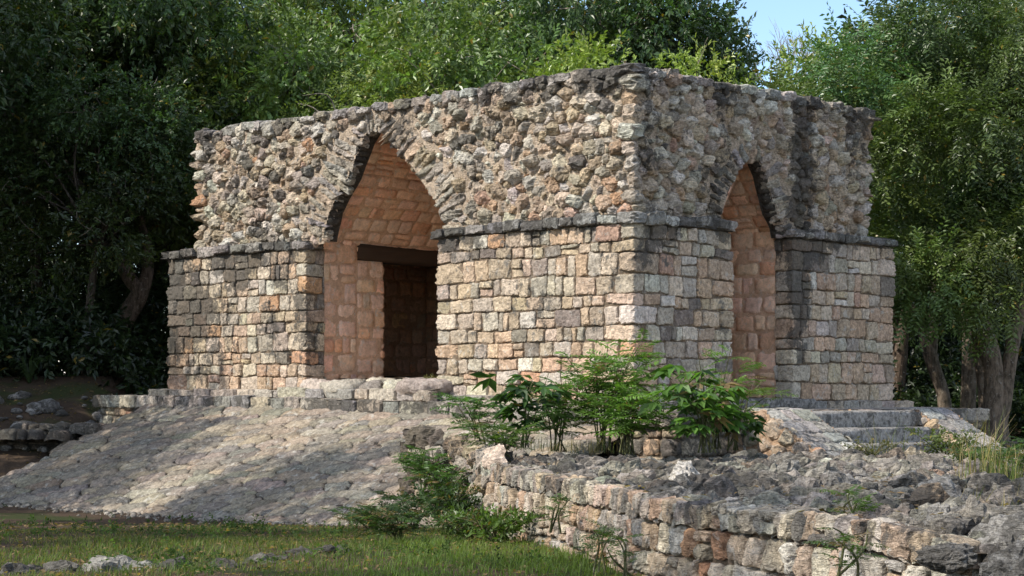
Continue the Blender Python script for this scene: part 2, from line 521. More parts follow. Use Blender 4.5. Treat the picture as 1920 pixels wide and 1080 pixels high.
def to_ab(W):
    dx = W[:, 0] - CX; dy = W[:, 1] - CY
    return dx * E1[0] + dy * E1[1], dx * E2[0] + dy * E2[1]

def stain_build(W):
    a, b = to_ab(W); z = W[:, 2]
    n = fbm(W * .8, 41, 3); nh = fbm(W * np.array([2.6, 2.6, .5]), 47, 3)
    right = np.clip(1 - a / .12, 0, 1) * (b > -.1)                 # on the right face
    left = 1 - right
    s = .25 * n
    s += left * np.clip(.65 - abs(z - 1.6) * .35, 0, 1) * np.clip((a - 9.6) / 1.5, 0, 1) * .9       # sooty patch on the left pier
    s += np.clip((z - 4.72) / .3, 0, 1) * .22                      # wall top
    s += np.clip(nh, 0, 1) * np.clip((z - 3.4) / 1.6, 0, 1) * .5    # drips from the top
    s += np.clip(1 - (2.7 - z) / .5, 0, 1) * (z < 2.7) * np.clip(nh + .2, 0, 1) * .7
    s += right * (-.13 - .10 * (z > 2.87) + .06 * np.clip((z - 1.5) / 2, 0, 1)) + .2 * vnoise(W * 1.9, 55)  # less stain on the right face, in place of fill light
    s += right * np.exp(-((b - 4.42) / .34) ** 2) * np.clip((z - .0) / .8, 0, 1) * (.95 + .35 * fbm(W * 2.2, 71, 2))
    s += right * np.exp(-((b - 6.6) / .8) ** 2) * np.clip((z - 4.0) / .5, 0, 1) * .5
    s += right * np.exp(-((b - .3) / .35) ** 2) * .3
    s += right * np.exp(-((b - 2.2) / .45) ** 2) * np.clip((z - 2.6) / .3, 0, 1) * .5
    s += left * np.clip((a - 7.6) / .4, 0, 1) * (.12 + .25 * vnoise(W * 2.3, 61)) * (z < 2.7)
    s -= left * np.clip((1.1 - z) / 1.2, 0, 1) * .35
    s -= right * np.clip((.9 - z) / 1.0, 0, 1) * .5
    return s.clip(-.6, 1.3)

# ------------------------------------------------------------------ THE GATE BUILDING
gate = tag(empty('stone_gate_building', (CX + E1[0] * 3 + E2[0] * 3, CY + (E1[1] + E2[1]) * 3, -.2)),
           'ruined block-shaped stone gate building with corbelled arches on the paved platform', 'ruin')

ZC0, ZC1, ZT = 2.69, 2.87, 5.08

def lower_weights(W, rng):
    a, b = to_ab(W); z = W[:, 2]
    n = len(W); w = np.zeros((n, 7))
    right = a < .2
    low = np.clip((1.3 - z) / 1.6, 0, 1)
    w[:, 0] = 5; w[:, 1] = 2.2; w[:, 2] = 2.6 * (1 - low) + .5; w[:, 3] = 1.4 + 4.5 * low; w[:, 4] = .35 + .5 * low
    w[:, 5] = .7 * (1 - low); w[:, 6] = .6
    pier_e = right & (b > 4)
    w[right & ~pier_e, 2] += 1.5; w[right & ~pier_e, 6] += 3.0; w[right & ~pier_e, 1] += 2; w[right & ~pier_e, 5] += .5  # paler stones on the right face, partly standing for fill light
    w[pier_e, 0] += 2; w[pier_e, 3] += 3; w[pier_e, 1] += 2
    return w

def pier(path, seed, corners, name='pier_wall', z0=-.4, core=None):
    rng = R_(seed)
    f = path_map(path)
    s1 = f.S[-1]
    B = Bag()
    cells = ashlar(0, s1, z0, ZC0, (.21, .33), (.18, .47), rng, [f.S[i] for i in corners], wav=.07, split=.07)
    ctr, pn, pd = cells_planes(cells, rng, .055, .005, .035, .045, ch=(1.78, 2.15))
    X, Q = grow(ctr, pn, pd, 22, 94, 44, .03, 9, seed, .035, None, .010, 9.)
    W = f(ctr[:, 0], ctr[:, 1], ctr[:, 2])
    lay(B, X, Q, f, .86 * paint(ctr, PAL, lower_weights(W, rng), rng) + .14 * np.array((.48, .38, .28)), stain_build, seed)
    # chinking pebbles in the joints
    pk = []
    for sa, sb, ta, tb in cells:
        for _ in range(2):
            if rng.random() < .5:
                pk.append((rng.uniform(sa, sb), tb if rng.random() < .7 else ta) if rng.random() < .7 else (sb, rng.uniform(ta, tb)))
    pk = np.array(pk); h = rng.uniform(.014, .032, (len(pk), 2)) * np.array([1.5, 1.])
    c2 = np.concatenate([pk[:, :1] - h[:, :1], pk[:, :1] + h[:, :1], pk[:, 1:] - h[:, 1:], pk[:, 1:] + h[:, 1:]], 1)
    ctr, pn, pd = cells_planes(c2, rng, .035, 0, .2, .3)
    X, Q = grow(ctr, pn, pd, 6, 112, 7, .1, 12, seed + 1, 0)
    lay(B, X, Q, f, paint(ctr, PAL, [4, 2, 3, 2, .3, 1.5, 0], rng), stain_build, seed)
    mortar(B, f, 0, s1, z0, ZC0 + .05, .05, .006, .022, (.21, .16, .115), None, stain_build, seed)
    if core: box_bag(B, ab_box(*core), (.3, .24, .18), .2)
    return B.obj(name, M_WALL, gate, False)

pier([(12.07, .9), (12.07, 0), (7.9, 0), (7.9, .43)], 11, (1, 2), core=(7.96, 12.0, .06, .5, -.4, ZC0))
pier([(4.33, .9), (4.33, 0), (0, 0), (0, 2.44), (.9, 2.44)], 12, (1, 2, 3), core=(.06, 4.27, .06, 2.38, -.4, ZC0))
pier([(.34, 4.23), (0, 4.23), (0, 7.34), (.8, 7.34)], 13, (1, 2), core=(.06, 4.2, 4.35, 7.28, -.4, ZC0))

# cornice slabs, wrapping into the jambs
def cornice(path, seed, s0, s1c):
    rng = R_(seed); f = path_map(path, zfun=lambda s: .022 * n2(s * .6, s * 0, seed) + .01 * n2(s * 2.3, s * 0, seed + 1))
    B = Bag(); x = s0; cells = []
    while x < s1c - .15:
        w = rng.uniform(.24, .58); e = min(x + w, s1c)
        cells.append((x, e, ZC0 + rng.normal(0, .012), ZC1 + rng.normal(0, .02))); x = e
    ctr, pn, pd = cells_planes(cells, rng, .135, .006, .06, .04, ch=(1.8, 2.2))
    X, Q = grow(ctr, pn, pd, 20, 102, 60, .03, 7, seed, .045, None, .012, 12.)
    lay(B, X, Q, f, paint(ctr, [(.27, .255, .235), (.33, .31, .28), (.19, .185, .175), (.42, .40, .365)], [4, 4, 2, 1.5], rng), lambda W: .12 + .35 * fbm(W * 1.5, 5, 2), seed)
    mortar(B, f, s0, s1c, ZC0 + .02, ZC1 - .02, .05, .06, .01, (.12, .11, .1), None, .6, seed)
    return B.obj('cornice', M_CORN, gate, False)
cornice([(12.07, .9), (12.07, 0), (7.9, 0), (7.9, .40)], 21, .2, .9 + 4.17 + .35)
cornice([(4.33, .5), (4.33, 0), (0, 0), (0, 2.44), (.5, 2.44)], 22, .3, .5 + 4.33 + 2.44 + .25)
cornice([(.3, 4.23), (0, 4.23), (0, 7.34), (.8, 7.34)], 23, .05, .3 + 3.11 + .5)

# ---- upper wall of rubble, with the two arches cut out
LEFT_ARCH = [px_left(u, v) for u, v in ((603, 452), (606, 438), (616, 399), (634, 364), (652.6, 334), (664, 306), (680, 268), (692, 248), (717, 246), (731, 265), (750, 283), (769.5, 309), (782, 327), (801, 355), (821, 387), (834, 418), (834, 440))]
RIGHT_ARCH = [px_right(u, v) for u, v in ((1352, 425), (1353, 405), (1365, 370), (1376, 338), (1389, 312), (1405, 299), (1424, 302), (1438, 330), (1447, 365), (1458, 400), (1472, 425), (1476, 445))]
UA, UB = .05, .05
UP = [(11.06, 1.0), (11.06, UB), (UA, UB), (UA, 6.49), (1.0, 6.49)]
KB = .05
fU = path_map(UP, batter=(ZC1, KB))
sL = lambda a: .95 + (11.06 - a)
sR = lambda b: .95 + 11.01 + (b - UB)
polyL = np.array([(sL(a), z) for a, z in LEFT_ARCH])
polyR = np.array([(sR(b), z) for b, z in RIGHT_ARCH])
def inside(poly, s, t):
    r = np.zeros(np.shape(s), bool)
    x, y = poly[:, 0], poly[:, 1]; j = len(poly) - 1
    for i in range(len(poly)):
        c = ((y[i] > t) != (y[j] > t)) & (s < (x[j] - x[i]) * (t - y[i]) / (y[j] - y[i] + 1e-12) + x[i])
        r ^= c; j = i
    return r
def resample(P, step):
    d = np.hypot(*np.diff(P, axis=0).T); S = np.concatenate([[0], np.cumsum(d)])
    n = max(2, int(S[-1] / step) + 1); q = np.linspace(0, S[-1], n)
    return np.stack([np.interp(q, S, P[:, 0]), np.interp(q, S, P[:, 1])], -1)

def build_upper():
    rng = R_(31); B = Bag()
    # slabs lining the arches
    slabs = []; ghosts = []
    for poly, Lr, th0 in ((polyL, (.42, .80), .15), (polyR, (.30, .55), .14)):
        q = resample(poly, .02)
        seg = np.gradient(q, axis=0); seg /= np.linalg.norm(seg, axis=1)[:, None]
        i = 3; n = len(q)
        while i < n - 2:
            th = th0 * rng.uniform(.8, 1.35); k = min(n - 1, i + max(3, int(th / .02)))
            m = (i + k) // 2; tg = seg[m]; out = np.array([-tg[1], tg[0]])
            c0 = q[m]
            if (out * (c0 - np.array([poly[:, 0].mean(), ZC1 - .1]))).sum() < 0: out = -out
            # corbel slabs lie flatter than the true normal
            if abs(out[0]) > .2:
                out = out * np.array([1, .62]); out /= np.linalg.norm(out)
            L = rng.uniform(*Lr); top = abs(out[0]) < .45
            if top: L *= .6
            slabs.append((c0 + out * (L / 2 - .04 + rng.normal(0, .02)), out, L, (k - i) * .02))
            for g in np.linspace(.1, .95, 5): ghosts.append((*(c0 + out * L * g), (k - i) * .011))
            i = k
    cc = np.array([s[0] for s in slabs]); oo = np.array([s[1] for s in slabs]); LL = np.array([s[2] for s in slabs]); tt = np.array([s[3] for s in slabs])
    N = len(slabs); pp = np.stack([-oo[:, 1], oo[:, 0]], -1)
    pn = []; pd = []
    for sg in (1, -1):
        pn.append(np.concatenate([oo * sg + rng.normal(0, .12, (N, 2)), rng.uniform(0, .15, (N, 1))], 1)); pd.append(LL / 2)
        pn.append(np.concatenate([pp * sg + rng.normal(0, .05, (N, 2)), rng.uniform(0, .25, (N, 1))], 1)); pd.append(tt / 2 - .001)
    for k in range(4):
        a = rng.uniform(0, 2 * np.pi, N); e = oo * np.cos(a)[:, None] / LL[:, None] * 2 + pp * np.sin(a)[:, None] / tt[:, None] * 2
        pn.append(np.concatenate([e, rng.uniform(0, 1, (N, 1))], 1)); pd.append(rng.uniform(1.15, 1.55, N))
    for k in range(2):
        pn.append(np.concatenate([rng.normal(0, .18, (N, 2)), np.ones((N, 1))], 1)); pd.append(rng.uniform(.055, .095, N) + .08)
    pn.append(np.tile([0., 0., -1.], (N, 1))); pd.append(np.full(N, .12))
    ctr = np.concatenate([cc, np.full((N, 1), -.08)], 1)
    X, Q = grow(ctr, np.stack(pn, 1), np.stack(pd, 1), 20, 102, 26, .10, 6, 35, .15, None, .016, 9.)
    lay(B, X, Q, fU, paint(ctr, [GREY, (.46, .42, .36), (.33, .31, .285), BEIGE], [4, 3, 2, 2], rng), lambda W: stain_build(W) + .1, 3)
    # big corner stones
    fixed_c = []
    sc = fU.S[2]; t = ZC1 + .12
    while t < ZT - .38:
        r = rng.uniform(.12, .17); fixed_c.append((sc + rng.uniform(-.07, .05), t + r * .8, r)); t += r * 1.75
    # rubble
    def rej(s, t, r):
        m = inside(polyL, s, t) | inside(polyR, s, t)
        m |= (t + r > ZT + .05) | (t - r < ZC1 - .08)
        return m
    allfix = ghosts + fixed_c
    PA, RA, nf = darts((.1, fU.S[-1] - .1, ZC1 - .02, ZT - .03), (.034, .145), rng, rej, 1.25, 60000, .68, allfix, 1.7)
    # corner stones are real stones too: move them behind the ghosts
    nf = len(ghosts)
    ctr, pn, pd = rubble_planes(PA, RA, nf, rng, 1.25, -.005, (.05, .135), .55, (-.1, .2), (.95, 1.35), nfront=4, nlim=4, elong=1.5)
    X, Q = grow(ctr, pn, pd, 15, 100, 40, .08, 9., 33, .09, RA[nf:] * 1.9, .013, 19.)
    W = fU(ctr[:, 0], ctr[:, 1], ctr[:, 2])
    a, b = to_ab(W)
    w = np.tile([5., 5., 3.5, .9, .2, .9, 3.0], (len(ctr), 1))
    pk = (a > .2) & (W[:, 2] < 3.9) & (a < 4.2); w[pk, 3] += 3; w[pk, 4] += .6
    w[(a <= .2), 1] += 2; w[(a <= .2), 6] += 2.5  # right face rubble made paler, partly in place of fill light
    top = W[:, 2] > ZT - .25; w[top] = [2, .8, 5, 0, 0, 2, 1]
    lay(B, X, Q, fU, paint(ctr, PAL, w, rng), stain_build, 4)
    # small chips in the mortar
    PB, RB, _ = darts((.1, fU.S[-1] - .1, ZC1, ZT - .1), (.014, .036), rng, lambda s, t, r: rej(s, t, r), 1.2, 7000, .9, [(p[0] * 1.25, p[1], r * .88) for p, r in zip(PA, RA)])
    sel = len(PA)
    if len(PB) > sel + 9:
        ctr, pn, pd = rubble_planes(PB, RB, sel, rng, 1.2, .0, (.04, .08), .4)
        X, Q = grow(ctr, pn, pd, 6, 112, 8, .1, 14, 36, 0)
        lay(B, X, Q, fU, paint(ctr, PAL, [5, 3, 3, 1, .3, 1, 1], rng), stain_build, 4)
    # capping course
    x = .1; cells = []
    while x < fU.S[-1] - .2:
        w_ = rng.uniform(.22, .55); cells.append((x, x + w_, ZT - .09 + rng.normal(0, .015), ZT + .085 + rng.normal(0, .022))); x += w_
    ctr, pn, pd = cells_planes(cells, rng, .11, .003, .08, .06)
    X, Q = grow(ctr, pn, pd, 16, 112, 30, .07, 6, 37, .08, None, .016, 10.)
    lay(B, X, Q, fU, paint(ctr, [GREY, (.34, .32, .30), (.25, .24, .225), (.48, .46, .42)], [4, 4, 2, 2], rng), stain_build, 4)
    dn = lambda P: np.concatenate([P, [[P[-1, 0], 2.], [P[0, 0], 2.]]])
    mask = lambda s, t: ~(inside(dn(polyL), s, t) | inside(dn(polyR), s, t))
    mortar(B, fU, 0, fU.S[-1], ZC1 - .1, ZT + .03, .03, .006, .026, (.45, .365, .28), mask, lambda W: stain_build(W) - .2, 38)
    # the rubble-filled top of the building
    B.add(np.array([AB3(a, b, z) for a, b, z in ((-.04, -.04, ZT), (11.14, -.04, ZT), (11.14, 7.35, ZT - .02), (-.04, 6.56, ZT))]), [[0, 1, 2, 3]], (.33, .3, .27), .5)
    # hidden rear faces close the block
    for q in (((11.0, 1.0), (11.0, 7.3)), ((12.0, .9), (12.0, 7.3)), ((.9, 6.45), (4.3, 6.45)), ((8.0, 7.3), (12.0, 7.3)), ((.8, 7.3), (4.3, 7.3))):
        (a0, b0), (a1, b1) = q; zz = (-.4, ZC1) if q[0][0] in (12.0, 8.0, .8) else (ZC1 - .05, ZT)
        B.add(np.array([AB3(a0, b0, zz[0]), AB3(a1, b1, zz[0]), AB3(a1, b1, zz[1]), AB3(a0, b0, zz[1])]), [[0, 1, 2, 3]], (.36, .32, .27), .2)
    B.add(np.array([AB3(a, b, ZC1 - .02) for a, b in ((8.0, .3), (12.0, .3), (12.0, 7.3), (8.0, 7.3))]), [[0, 1, 2, 3]], (.33, .3, .27), .5)
    B.add(np.array([AB3(a, b, ZC1 - .02) for a, b in ((0.06, .06), (4.25, .06), (4.25, 2.4), (.06, 2.4))]), [[0, 1, 2, 3]], (.33, .3, .27), .5)
    B.add(np.array([AB3(a, b, ZC1 - .02) for a, b in ((0.06, 4.3), (4.25, 4.3), (4.25, 7.3), (.06, 7.3))]), [[0, 1, 2, 3]], (.33, .3, .27), .5)
    return B.obj('upper_wall', M_RUB, gate, False)
build_upper()

# ---- arch soffits: the underside of the slabs
def soffit(poly, to_world, depth, seed):
    rng = R_(seed); q = resample(poly, .03)
    d = np.hypot(*np.diff(q, axis=0).T); S = np.concatenate([[0], np.cumsum(d)])
    T = np.gradient(q, axis=0); T /= np.linalg.norm(T, axis=1)[:, None]
    c = q.mean(0)
    Nn = np.stack([-T[:, 1], T[:, 0]], -1); Nn *= np.sign(((c - q) * Nn).sum(1))[:, None]
    def f(s, t, dd):
        p = np.stack([np.interp(s, S, q[:, k]) + np.interp(s, S, Nn[:, k]) * dd for k in (0, 1)], -1)
        return to_world(p[..., 0], p[..., 1], t)
    B = Bag()
    cells = ashlar(0, S[-1], .0, depth, (depth, depth * 1.01), (.1, .2), rng, wav=0, split=0)
    ctr, pn, pd = cells_planes(cells, rng, .03, .004, .1, .04)
    X, Q = grow(ctr, pn, pd, 8, 112, 9, .1, 7, seed)
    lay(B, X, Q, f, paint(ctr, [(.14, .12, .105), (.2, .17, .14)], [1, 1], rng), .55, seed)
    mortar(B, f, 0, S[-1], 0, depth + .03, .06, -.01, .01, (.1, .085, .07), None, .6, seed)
    return B
sl_, sr_ = lambda s: .95 + 11.06 - s, lambda s: s - .95 - 11.01 + UB
soffit(polyL, lambda s, z, t: AB3(sl_(s), UB + t - KB * (z - ZC1), z), .30, 51).obj('arch_soffit', M_RUB, gate)
soffit(polyR, lambda s, z, t: AB3(UA + t - KB * (z - ZC1), sr_(s), z), .26, 52).obj('arch_soffit', M_RUB, gate)

# ---- inside of the passages (ochre plaster and stone)
def inner(bag, f, dom, seed, hr=(.22, .38), wr=(.22, .58), F0=.026, fl=1.):
    rng = R_(seed)
    cells = ashlar(*dom, hr, wr, rng, wav=.05)
    ctr, pn, pd = cells_planes(cells, rng, F0, .010, .02, .04)
    X, Q = grow(ctr, pn, pd, 13, 96, 34, .03, 6, seed, .0, None, .008, 8.)
    lay(bag, X, Q, f, paint(ctr, OCH, [4, 2, 3, 3, 1.2], rng, .1) * fl, None, seed)
    mortar(bag, f, *dom, .07, .008, .012, np.array((.60, .40, .275)) * fl, None, 0., seed)
B = Bag()
inner(B, path_map([(7.93, .42), (7.93, 1.27)]), (0, .85, .1, 2.88), 61)
inner(B, path_map([(7.93, 1.27), (7.93, 1.95), (8.5, 1.95)]), (0, 1.25, .1, 2.55), 62)
inner(B, path_map([(7.93, 4.2), (7.93, 7.3)]), (0, 3.1, .1, 2.88), 63)
B.add(np.array([AB3(8.55, 1.9, z) for z in (.1, 2.9)] + [AB3(8.55, .5, z) for z in (2.9, .1)]), [[0, 1, 2, 3]], OCH[1], 0)
# side room behind the timber lintel
for (a0, b0), (a1, b1) in (((8.5, .7), (11.6, .7)), ((11.6, .7), (11.6, 6.6)), ((11.6, 6.6), (8.5, 6.6)), ((8.5, 6.6), (8.5, 4.2)), ((8.5, 4.2), (7.95, 4.2))):
    L = math.hypot(a1 - a0, b1 - b0)
    inner(B, path_map([(a0, b0), (a1, b1)]), (0, L, .1, 3.2), 64 + int(L * 10), (.3, .4), (.35, .6), .02, .95)
B.add(np.array([AB3(a, b, z) for a, b, z in ((7.9, .4, .36), (11.8, .4, .36), (11.8, 6.8, .36), (7.9, 6.8, .36))]), [[0, 1, 2, 3]], (.45, .33, .25), 0)
B.add(np.array([AB3(a, b, 2.95) for a, b in ((8.4, .4), (11.8, .4), (11.8, 6.8), (8.4, 6.8))]), [[0, 1, 2, 3]], (.3, .2, .13), 0)
B.obj('passage_wall', M_INNER, gate)
B = Bag()
inner(B, path_map([(4.3, 7.3), (4.3, 4.3)]), (0, 3.0, .1, 2.88), 66)
inner(B, path_map([(4.3, 2.4), (4.3, .85)]), (0, 1.55, .1, 2.88), 67)
inner(B, path_map([(.85, 2.42), (4.3, 2.42)]), (0, 3.45, -.2, 2.88), 68)
inner(B, path_map([(4.3, 4.26), (.33, 4.26)]), (0, 3.97, -.2, 2.88), 69)
B.obj('passage_wall', M_INNER, gate)

VA = np.array([(7.96, 2.70), (7.935, 2.86), (7.65, 3.31), (7.30, 3.70), (7.03, 4.15), (6.75, 4.52), (6.62, 4.80), (5.62, 4.80), (5.45, 4.52), (5.2, 4.15), (4.92, 3.70), (4.58, 3.31), (4.295, 2.86), (4.27, 2.7)])
VB = np.array([(4.3, 2.7), (4.265, 2.86), (4.02, 3.25), (3.75, 3.65), (3.52, 4.10), (3.12, 4.12), (2.9, 3.65), (2.66, 3.25), (2.415, 2.86), (2.39, 2.7)])
def vault(curve, to_world, t0, t1, seed):
    q = resample(curve, .05); d = np.hypot(*np.diff(q, axis=0).T); S = np.concatenate([[0], np.cumsum(d)])
    T = np.gradient(q, axis=0); T /= np.linalg.norm(T, axis=1)[:, None]
    Nn = np.stack([-T[:, 1], T[:, 0]], -1); c = q.mean(0) - np.array([0, .8]); Nn *= np.sign(((c - q) * Nn).sum(1))[:, None]
    def f(s, t, dd):
        p = np.stack([np.interp(t, S, q[:, k]) + np.interp(t, S, Nn[:, k]) * dd for k in (0, 1)], -1)
        return to_world(p[..., 0], p[..., 1], s)
    B = Bag()
    inner(B, f, (t0, t1, 0, S[-1]), seed, (.2, .28), (.3, .55), .03)
    return B
vault(VA, lambda a, z, b: AB3(a, b, z), .24, 7.3, 71).obj('vault', M_INNER, gate)
vault(VB, lambda b, z, a: AB3(a, b, z), .20, 4.4, 72).obj('vault', M_INNER, gate)

# timber lintel
def rough_box(bag, a0, a1, b0, b1, z0, z1, seed, col, n=22, amp=.03, p=20, stain=None):
    c = np.array([[(a0 + a1) / 2, (b0 + b1) / 2, (z0 + z1) / 2]])
    pn = np.array([[(1, 0, 0), (-1, 0, 0), (0, 1, 0), (0, -1, 0), (0, 0, 1), (0, 0, -1)]], float)
    h = [(a1 - a0) / 2] * 2 + [(b1 - b0) / 2] * 2 + [(z1 - z0) / 2] * 2
    # scale to unit box so that long blocks keep their edges
    sc = np.array([h[0], h[2], h[4]])
    X, Q = grow(c * 0, pn, np.ones((1, 6)), n, 180, p, amp * .3, 1.3, seed, 0)
    X = X * sc + c
    X = X + (fbm(X * 5 + seed, seed, 3) * amp)[..., None] * np.array([.6, .6, 1.]) * np.minimum(sc / .12, 1)
    W = AB3(X[..., 0].ravel(), X[..., 1].ravel(), X[..., 2].ravel())
    bag.add(W, Q, np.asarray(col) * (1 + .15 * fbm(W * 6, seed, 3))[:, None], stain)
B = Bag(); rough_box(B, 7.88, 8.4, 1.27, 4.6, 2.56, 2.87, 81, (.07, .04, .025), 20, .012, 30)
B.obj('lintel', M_WOOD, gate)

# plinth step and doorway steps
def block_row(bag, f, s0, s1, t0, t1, wr, seed, F0, pal, wts, stain=None, n=12, tmax=125, amp=.07, gap=.003):
    rng = R_(seed); x = s0; cells = []
    while x < s1 - wr[0] * .5:
        w = rng.uniform(*wr); e = min(x + w, s1); cells.append((x, e, t0 + rng.normal(0, .004), t1 + rng.normal(0, .008))); x = e
    ctr, pn, pd = cells_planes(cells, rng, F0, gap, .03, .02, ch=(1.85, 2.2))
    X, Q = grow(ctr, pn, pd, n + 5, 98, 40, amp * .4, 7, seed, .03, None, .01, 9.)
    lay(bag, X, Q, f, paint(ctr, pal, wts, rng, .08), stain, seed)
STP = [(.44, .385, .32), (.38, .35, .31), (.48, .40, .32), (.30, .285, .265)]
def slab_ab(bag, P, z, col, stain=0., step=.25, amp=.012, seed=2):
    """horizontal plan polygon (a0,a1,b0,b1) as a slightly uneven sheet"""
    a0, a1, b0, b1 = P
    na = max(2, int(abs(a1 - a0) / step) + 1); nb = max(2, int(abs(b1 - b0) / step) + 1)
    A, Bb = np.meshgrid(np.linspace(a0, a1, na), np.linspace(b0, b1, nb), indexing='ij')
    zz = (z(A) if callable(z) else z) + amp * fbm(np.stack([A * 3, Bb * 3, A * 0], -1), seed, 3)
    V = AB3(A.ravel(), Bb.ravel(), zz.ravel())
    i = np.arange(na * nb).reshape(na, nb)
    Q = np.stack([i[:-1, :-1], i[1:, :-1], i[1:, 1:], i[:-1, 1:]], -1).reshape(-1, 4)
    bag.add(V, Q, np.asarray(col) * (1 + .2 * fbm(V * 2.5, seed, 3))[:, None], stain)

B = Bag()
pl_path = [(12.35, 1.5), (12.35, -.28), (-.28, -.28), (-.28, 7.6), (1.0, 7.6)]
fpl = path_map(pl_path, zfun=None)
zpl = lambda s: zplat(np.clip(12.35 - (s - 1.78), -.3, 12.35))
fpl2 = path_map(pl_path, zfun=zpl)
block_row(B, fpl2, 0, fpl.S[-1], -.06, .12, (.4, .9), 91, .04, STP, [4, 3, 2, 2], .05, 10)
slab_ab(B, (12.35, -.28, -.28, .2), lambda a: zplat(a) + .10, (.42, .36, .30), 0., .2)
slab_ab(B, (.2, -.28, -.2, 7.6), lambda a: zplat(a) + .10, (.42, .36, .30), .1, .2)
B.obj('plinth', M_FLAG, gate, False)
B = Bag()
fs = path_map([(8.1, -.5), (4.0, -.5)], zfun=lambda s: -.02 - .05 * s / 4)
block_row(B, fs, 0, 4.1, -.05, .15, (.35, .8), 93, .06, STP, [4, 3, 2, 1], -.1, 14)
slab_ab(B, (8.1, 4.0, -.52, .1), .09, (.45, .39, .32), -.2, .15)
B.obj('doorstep', M_FLAG, gate, False)
# boulder sill inside the left arch
rng = R_(95); B = Bag()
fsill = lambda s, t, d: AB3(7.75 - s, .15 + t, .13 + d + .0 * s)
PA, RA, nf = darts((0, 3.4, -.25, .9), (.16, .30), rng, None, 1.7, 900, .72)
ctr, pn, pd = rubble_planes(PA, RA, 0, rng, 1.7, .0, (.14, .18), .08, (0, .2))
X, Q = grow(ctr, pn, pd, 14, 105, 9, .10, 5, 96, .08, RA * 1.9, .02, 8.)
lay(B, X, Q, fsill, paint(ctr, [(.46, .40, .33), (.50, .45, .38), (.40, .36, .31)], [3, 2, 2], rng), -.25, 3)
mortar(B, fsill, 0, 3.4, -.3, 1.0, .08, .06, .03, (.36, .29, .22), None, -.2, 9)
slab_ab(B, (7.95, 4.25, .8, 7.3), .30, (.50, .40, .31), -.3, .2, .02)
B.obj('door_sill', M_FLAG, gate)
B = Bag()
rough_box(B, -.45, .5, 2.3, 4.4, -.25, -.06, 97, (.33, .31, .29), 20, .02, 14, .15)
slab_ab(B, (.4, 4.4, 2.44, 4.25), -.05, (.50, .40, .31), -.3, .2, .02)
B.obj('door_sill', M_FLAG, gate)

# ------------------------------------------------------------------ PLATFORM
plat = tag(empty('stone_platform', AB3(5., -.9, -1.)), 'low paved stone platform with a rough kerb course under the gate building', 'platform')
B = Bag()
p_path = [(13.25, 2.5), (13.25, -1.0), (-1.7, -1.0), (-1.7, 7.85), (0.5, 7.85)]
zpp = lambda s: zplat(np.clip(13.25 - (s - 3.5), -1.7, 13.25))
fp = path_map(p_path, zfun=zpp)
block_row(B, fp, 0, fp.S[-1], -.24, .0, (.35, .8), 101, .05, STP, [4, 3, 2, 2], lambda W: .15 + .3 * fbm(W * 1.2, 3, 2), 13)
mortar(B, fp, 0, fp.S[-1], -.25, -.02, .1, .0, .01, (.3, .26, .21), None, .2, 102)
B.obj('kerb_course', M_FLAG, plat, False)
B = Bag()
slab_ab(B, (13.25, -1.7, -1.02, .2), lambda a: zplat(a) - .012, (.44, .38, .315), -.05, .15, .014)
slab_ab(B, (.2, -1.72, .2, 7.85), lambda a: zplat(a) - .012, (.42, .37, .32), .0, .15, .014)
slab_ab(B, (13.25, .2, .2, 7.85), lambda a: zplat(a) - .03, (.30, .25, .2), .2, .6, .02)
B.obj('paving', M_FLAG, plat)
B = Bag(); rng = R_(103)
fw = path_map([(13.1, 2.5), (13.1, -.92), (-1.62, -.92), (-1.62, 7.75), (.5, 7.75)])
def plat_side(s0, s1, z0, z1, seed):
    rng = R_(seed)
    cells = ashlar(s0, s1, z0, z1, (.2, .3), (.22, .42), rng, wav=.03)
    ctr, pn, pd = cells_planes(cells, rng, .05, .007, .05, .05)
    X, Q = grow(ctr, pn, pd, 13, 98, 32, .05, 7, seed, .03, None, .012, 9.)
    lay(B, X, Q, fw, paint(ctr, PAL, [4, 1, 4, 2, .6, 2, 1], rng), .25, seed)
    mortar(B, fw, s0, s1, z0, z1, .1, .0, .01, (.22, .18, .14), None, .2, seed)
plat_side(2.9, 6.0, -.95, -.22, 104)
B.obj('side_wall', M_WALL, plat); B = Bag()
plat_side(3.42 + 12, fw.S[-1], -1.15, -.24, 105)
B.obj('side_wall', M_WALL, plat)

# ------------------------------------------------------------------ RAMP
RA0, RA1 = 11.25, -.6
b_top, b_bot, z_bot = -1.06, -4.5, -1.93
def framp(s, t, d):              # s along the ramp from its far end, t 0 bottom .. L top
    L = 3.9
    k = 1 - t / L; a = RA0 - s + .95 * k * np.clip(1 - s / 4., 0, 1)
    zt = zplat(a) - .22
    b = b_top + (b_bot - b_top) * k
    z = zt + (z_bot - zt) * k + .012 * n2(s * .5, t * .6, 7) + .03 * np.sin(np.clip(1 - k, 0, 1) * np.pi)
    return AB3(a, b, z + d)
ramp_o = tag(empty('paved_ramp', AB3(6., -3., -1.)), 'broad sloping ramp of worn irregular flagstones below the gate platform', 'ramp')
rng = R_(111); B = Bag()
th = RAD(24)
def frot(s, t, d):               # flagstones lie askew
    return framp(s * math.cos(th) - t * math.sin(th), s * math.sin(th) + t * math.cos(th), d)
def rej(s, t, r):
    x = s * math.cos(th) - t * math.sin(th); y = s * math.sin(th) + t * math.cos(th)
    return (x < .0) | (x > 11.9) | (y < -.05) | (y > 3.93)
PA, RA, nf = darts((-.2, 13.2, -5.4, 4.), (.058, .13), rng, rej, 2.7, 40000, .78, (), 1.3)
ctr, pn, pd = rubble_planes(PA, RA, 0, rng, 2.7, .009, (.012, .032), .025, (-.1, .02), (1.1, 1.5), dcen=-.14)
pn[:, -4:-1, 1] -= .12; pn[:, -4:-1, 0] += .03
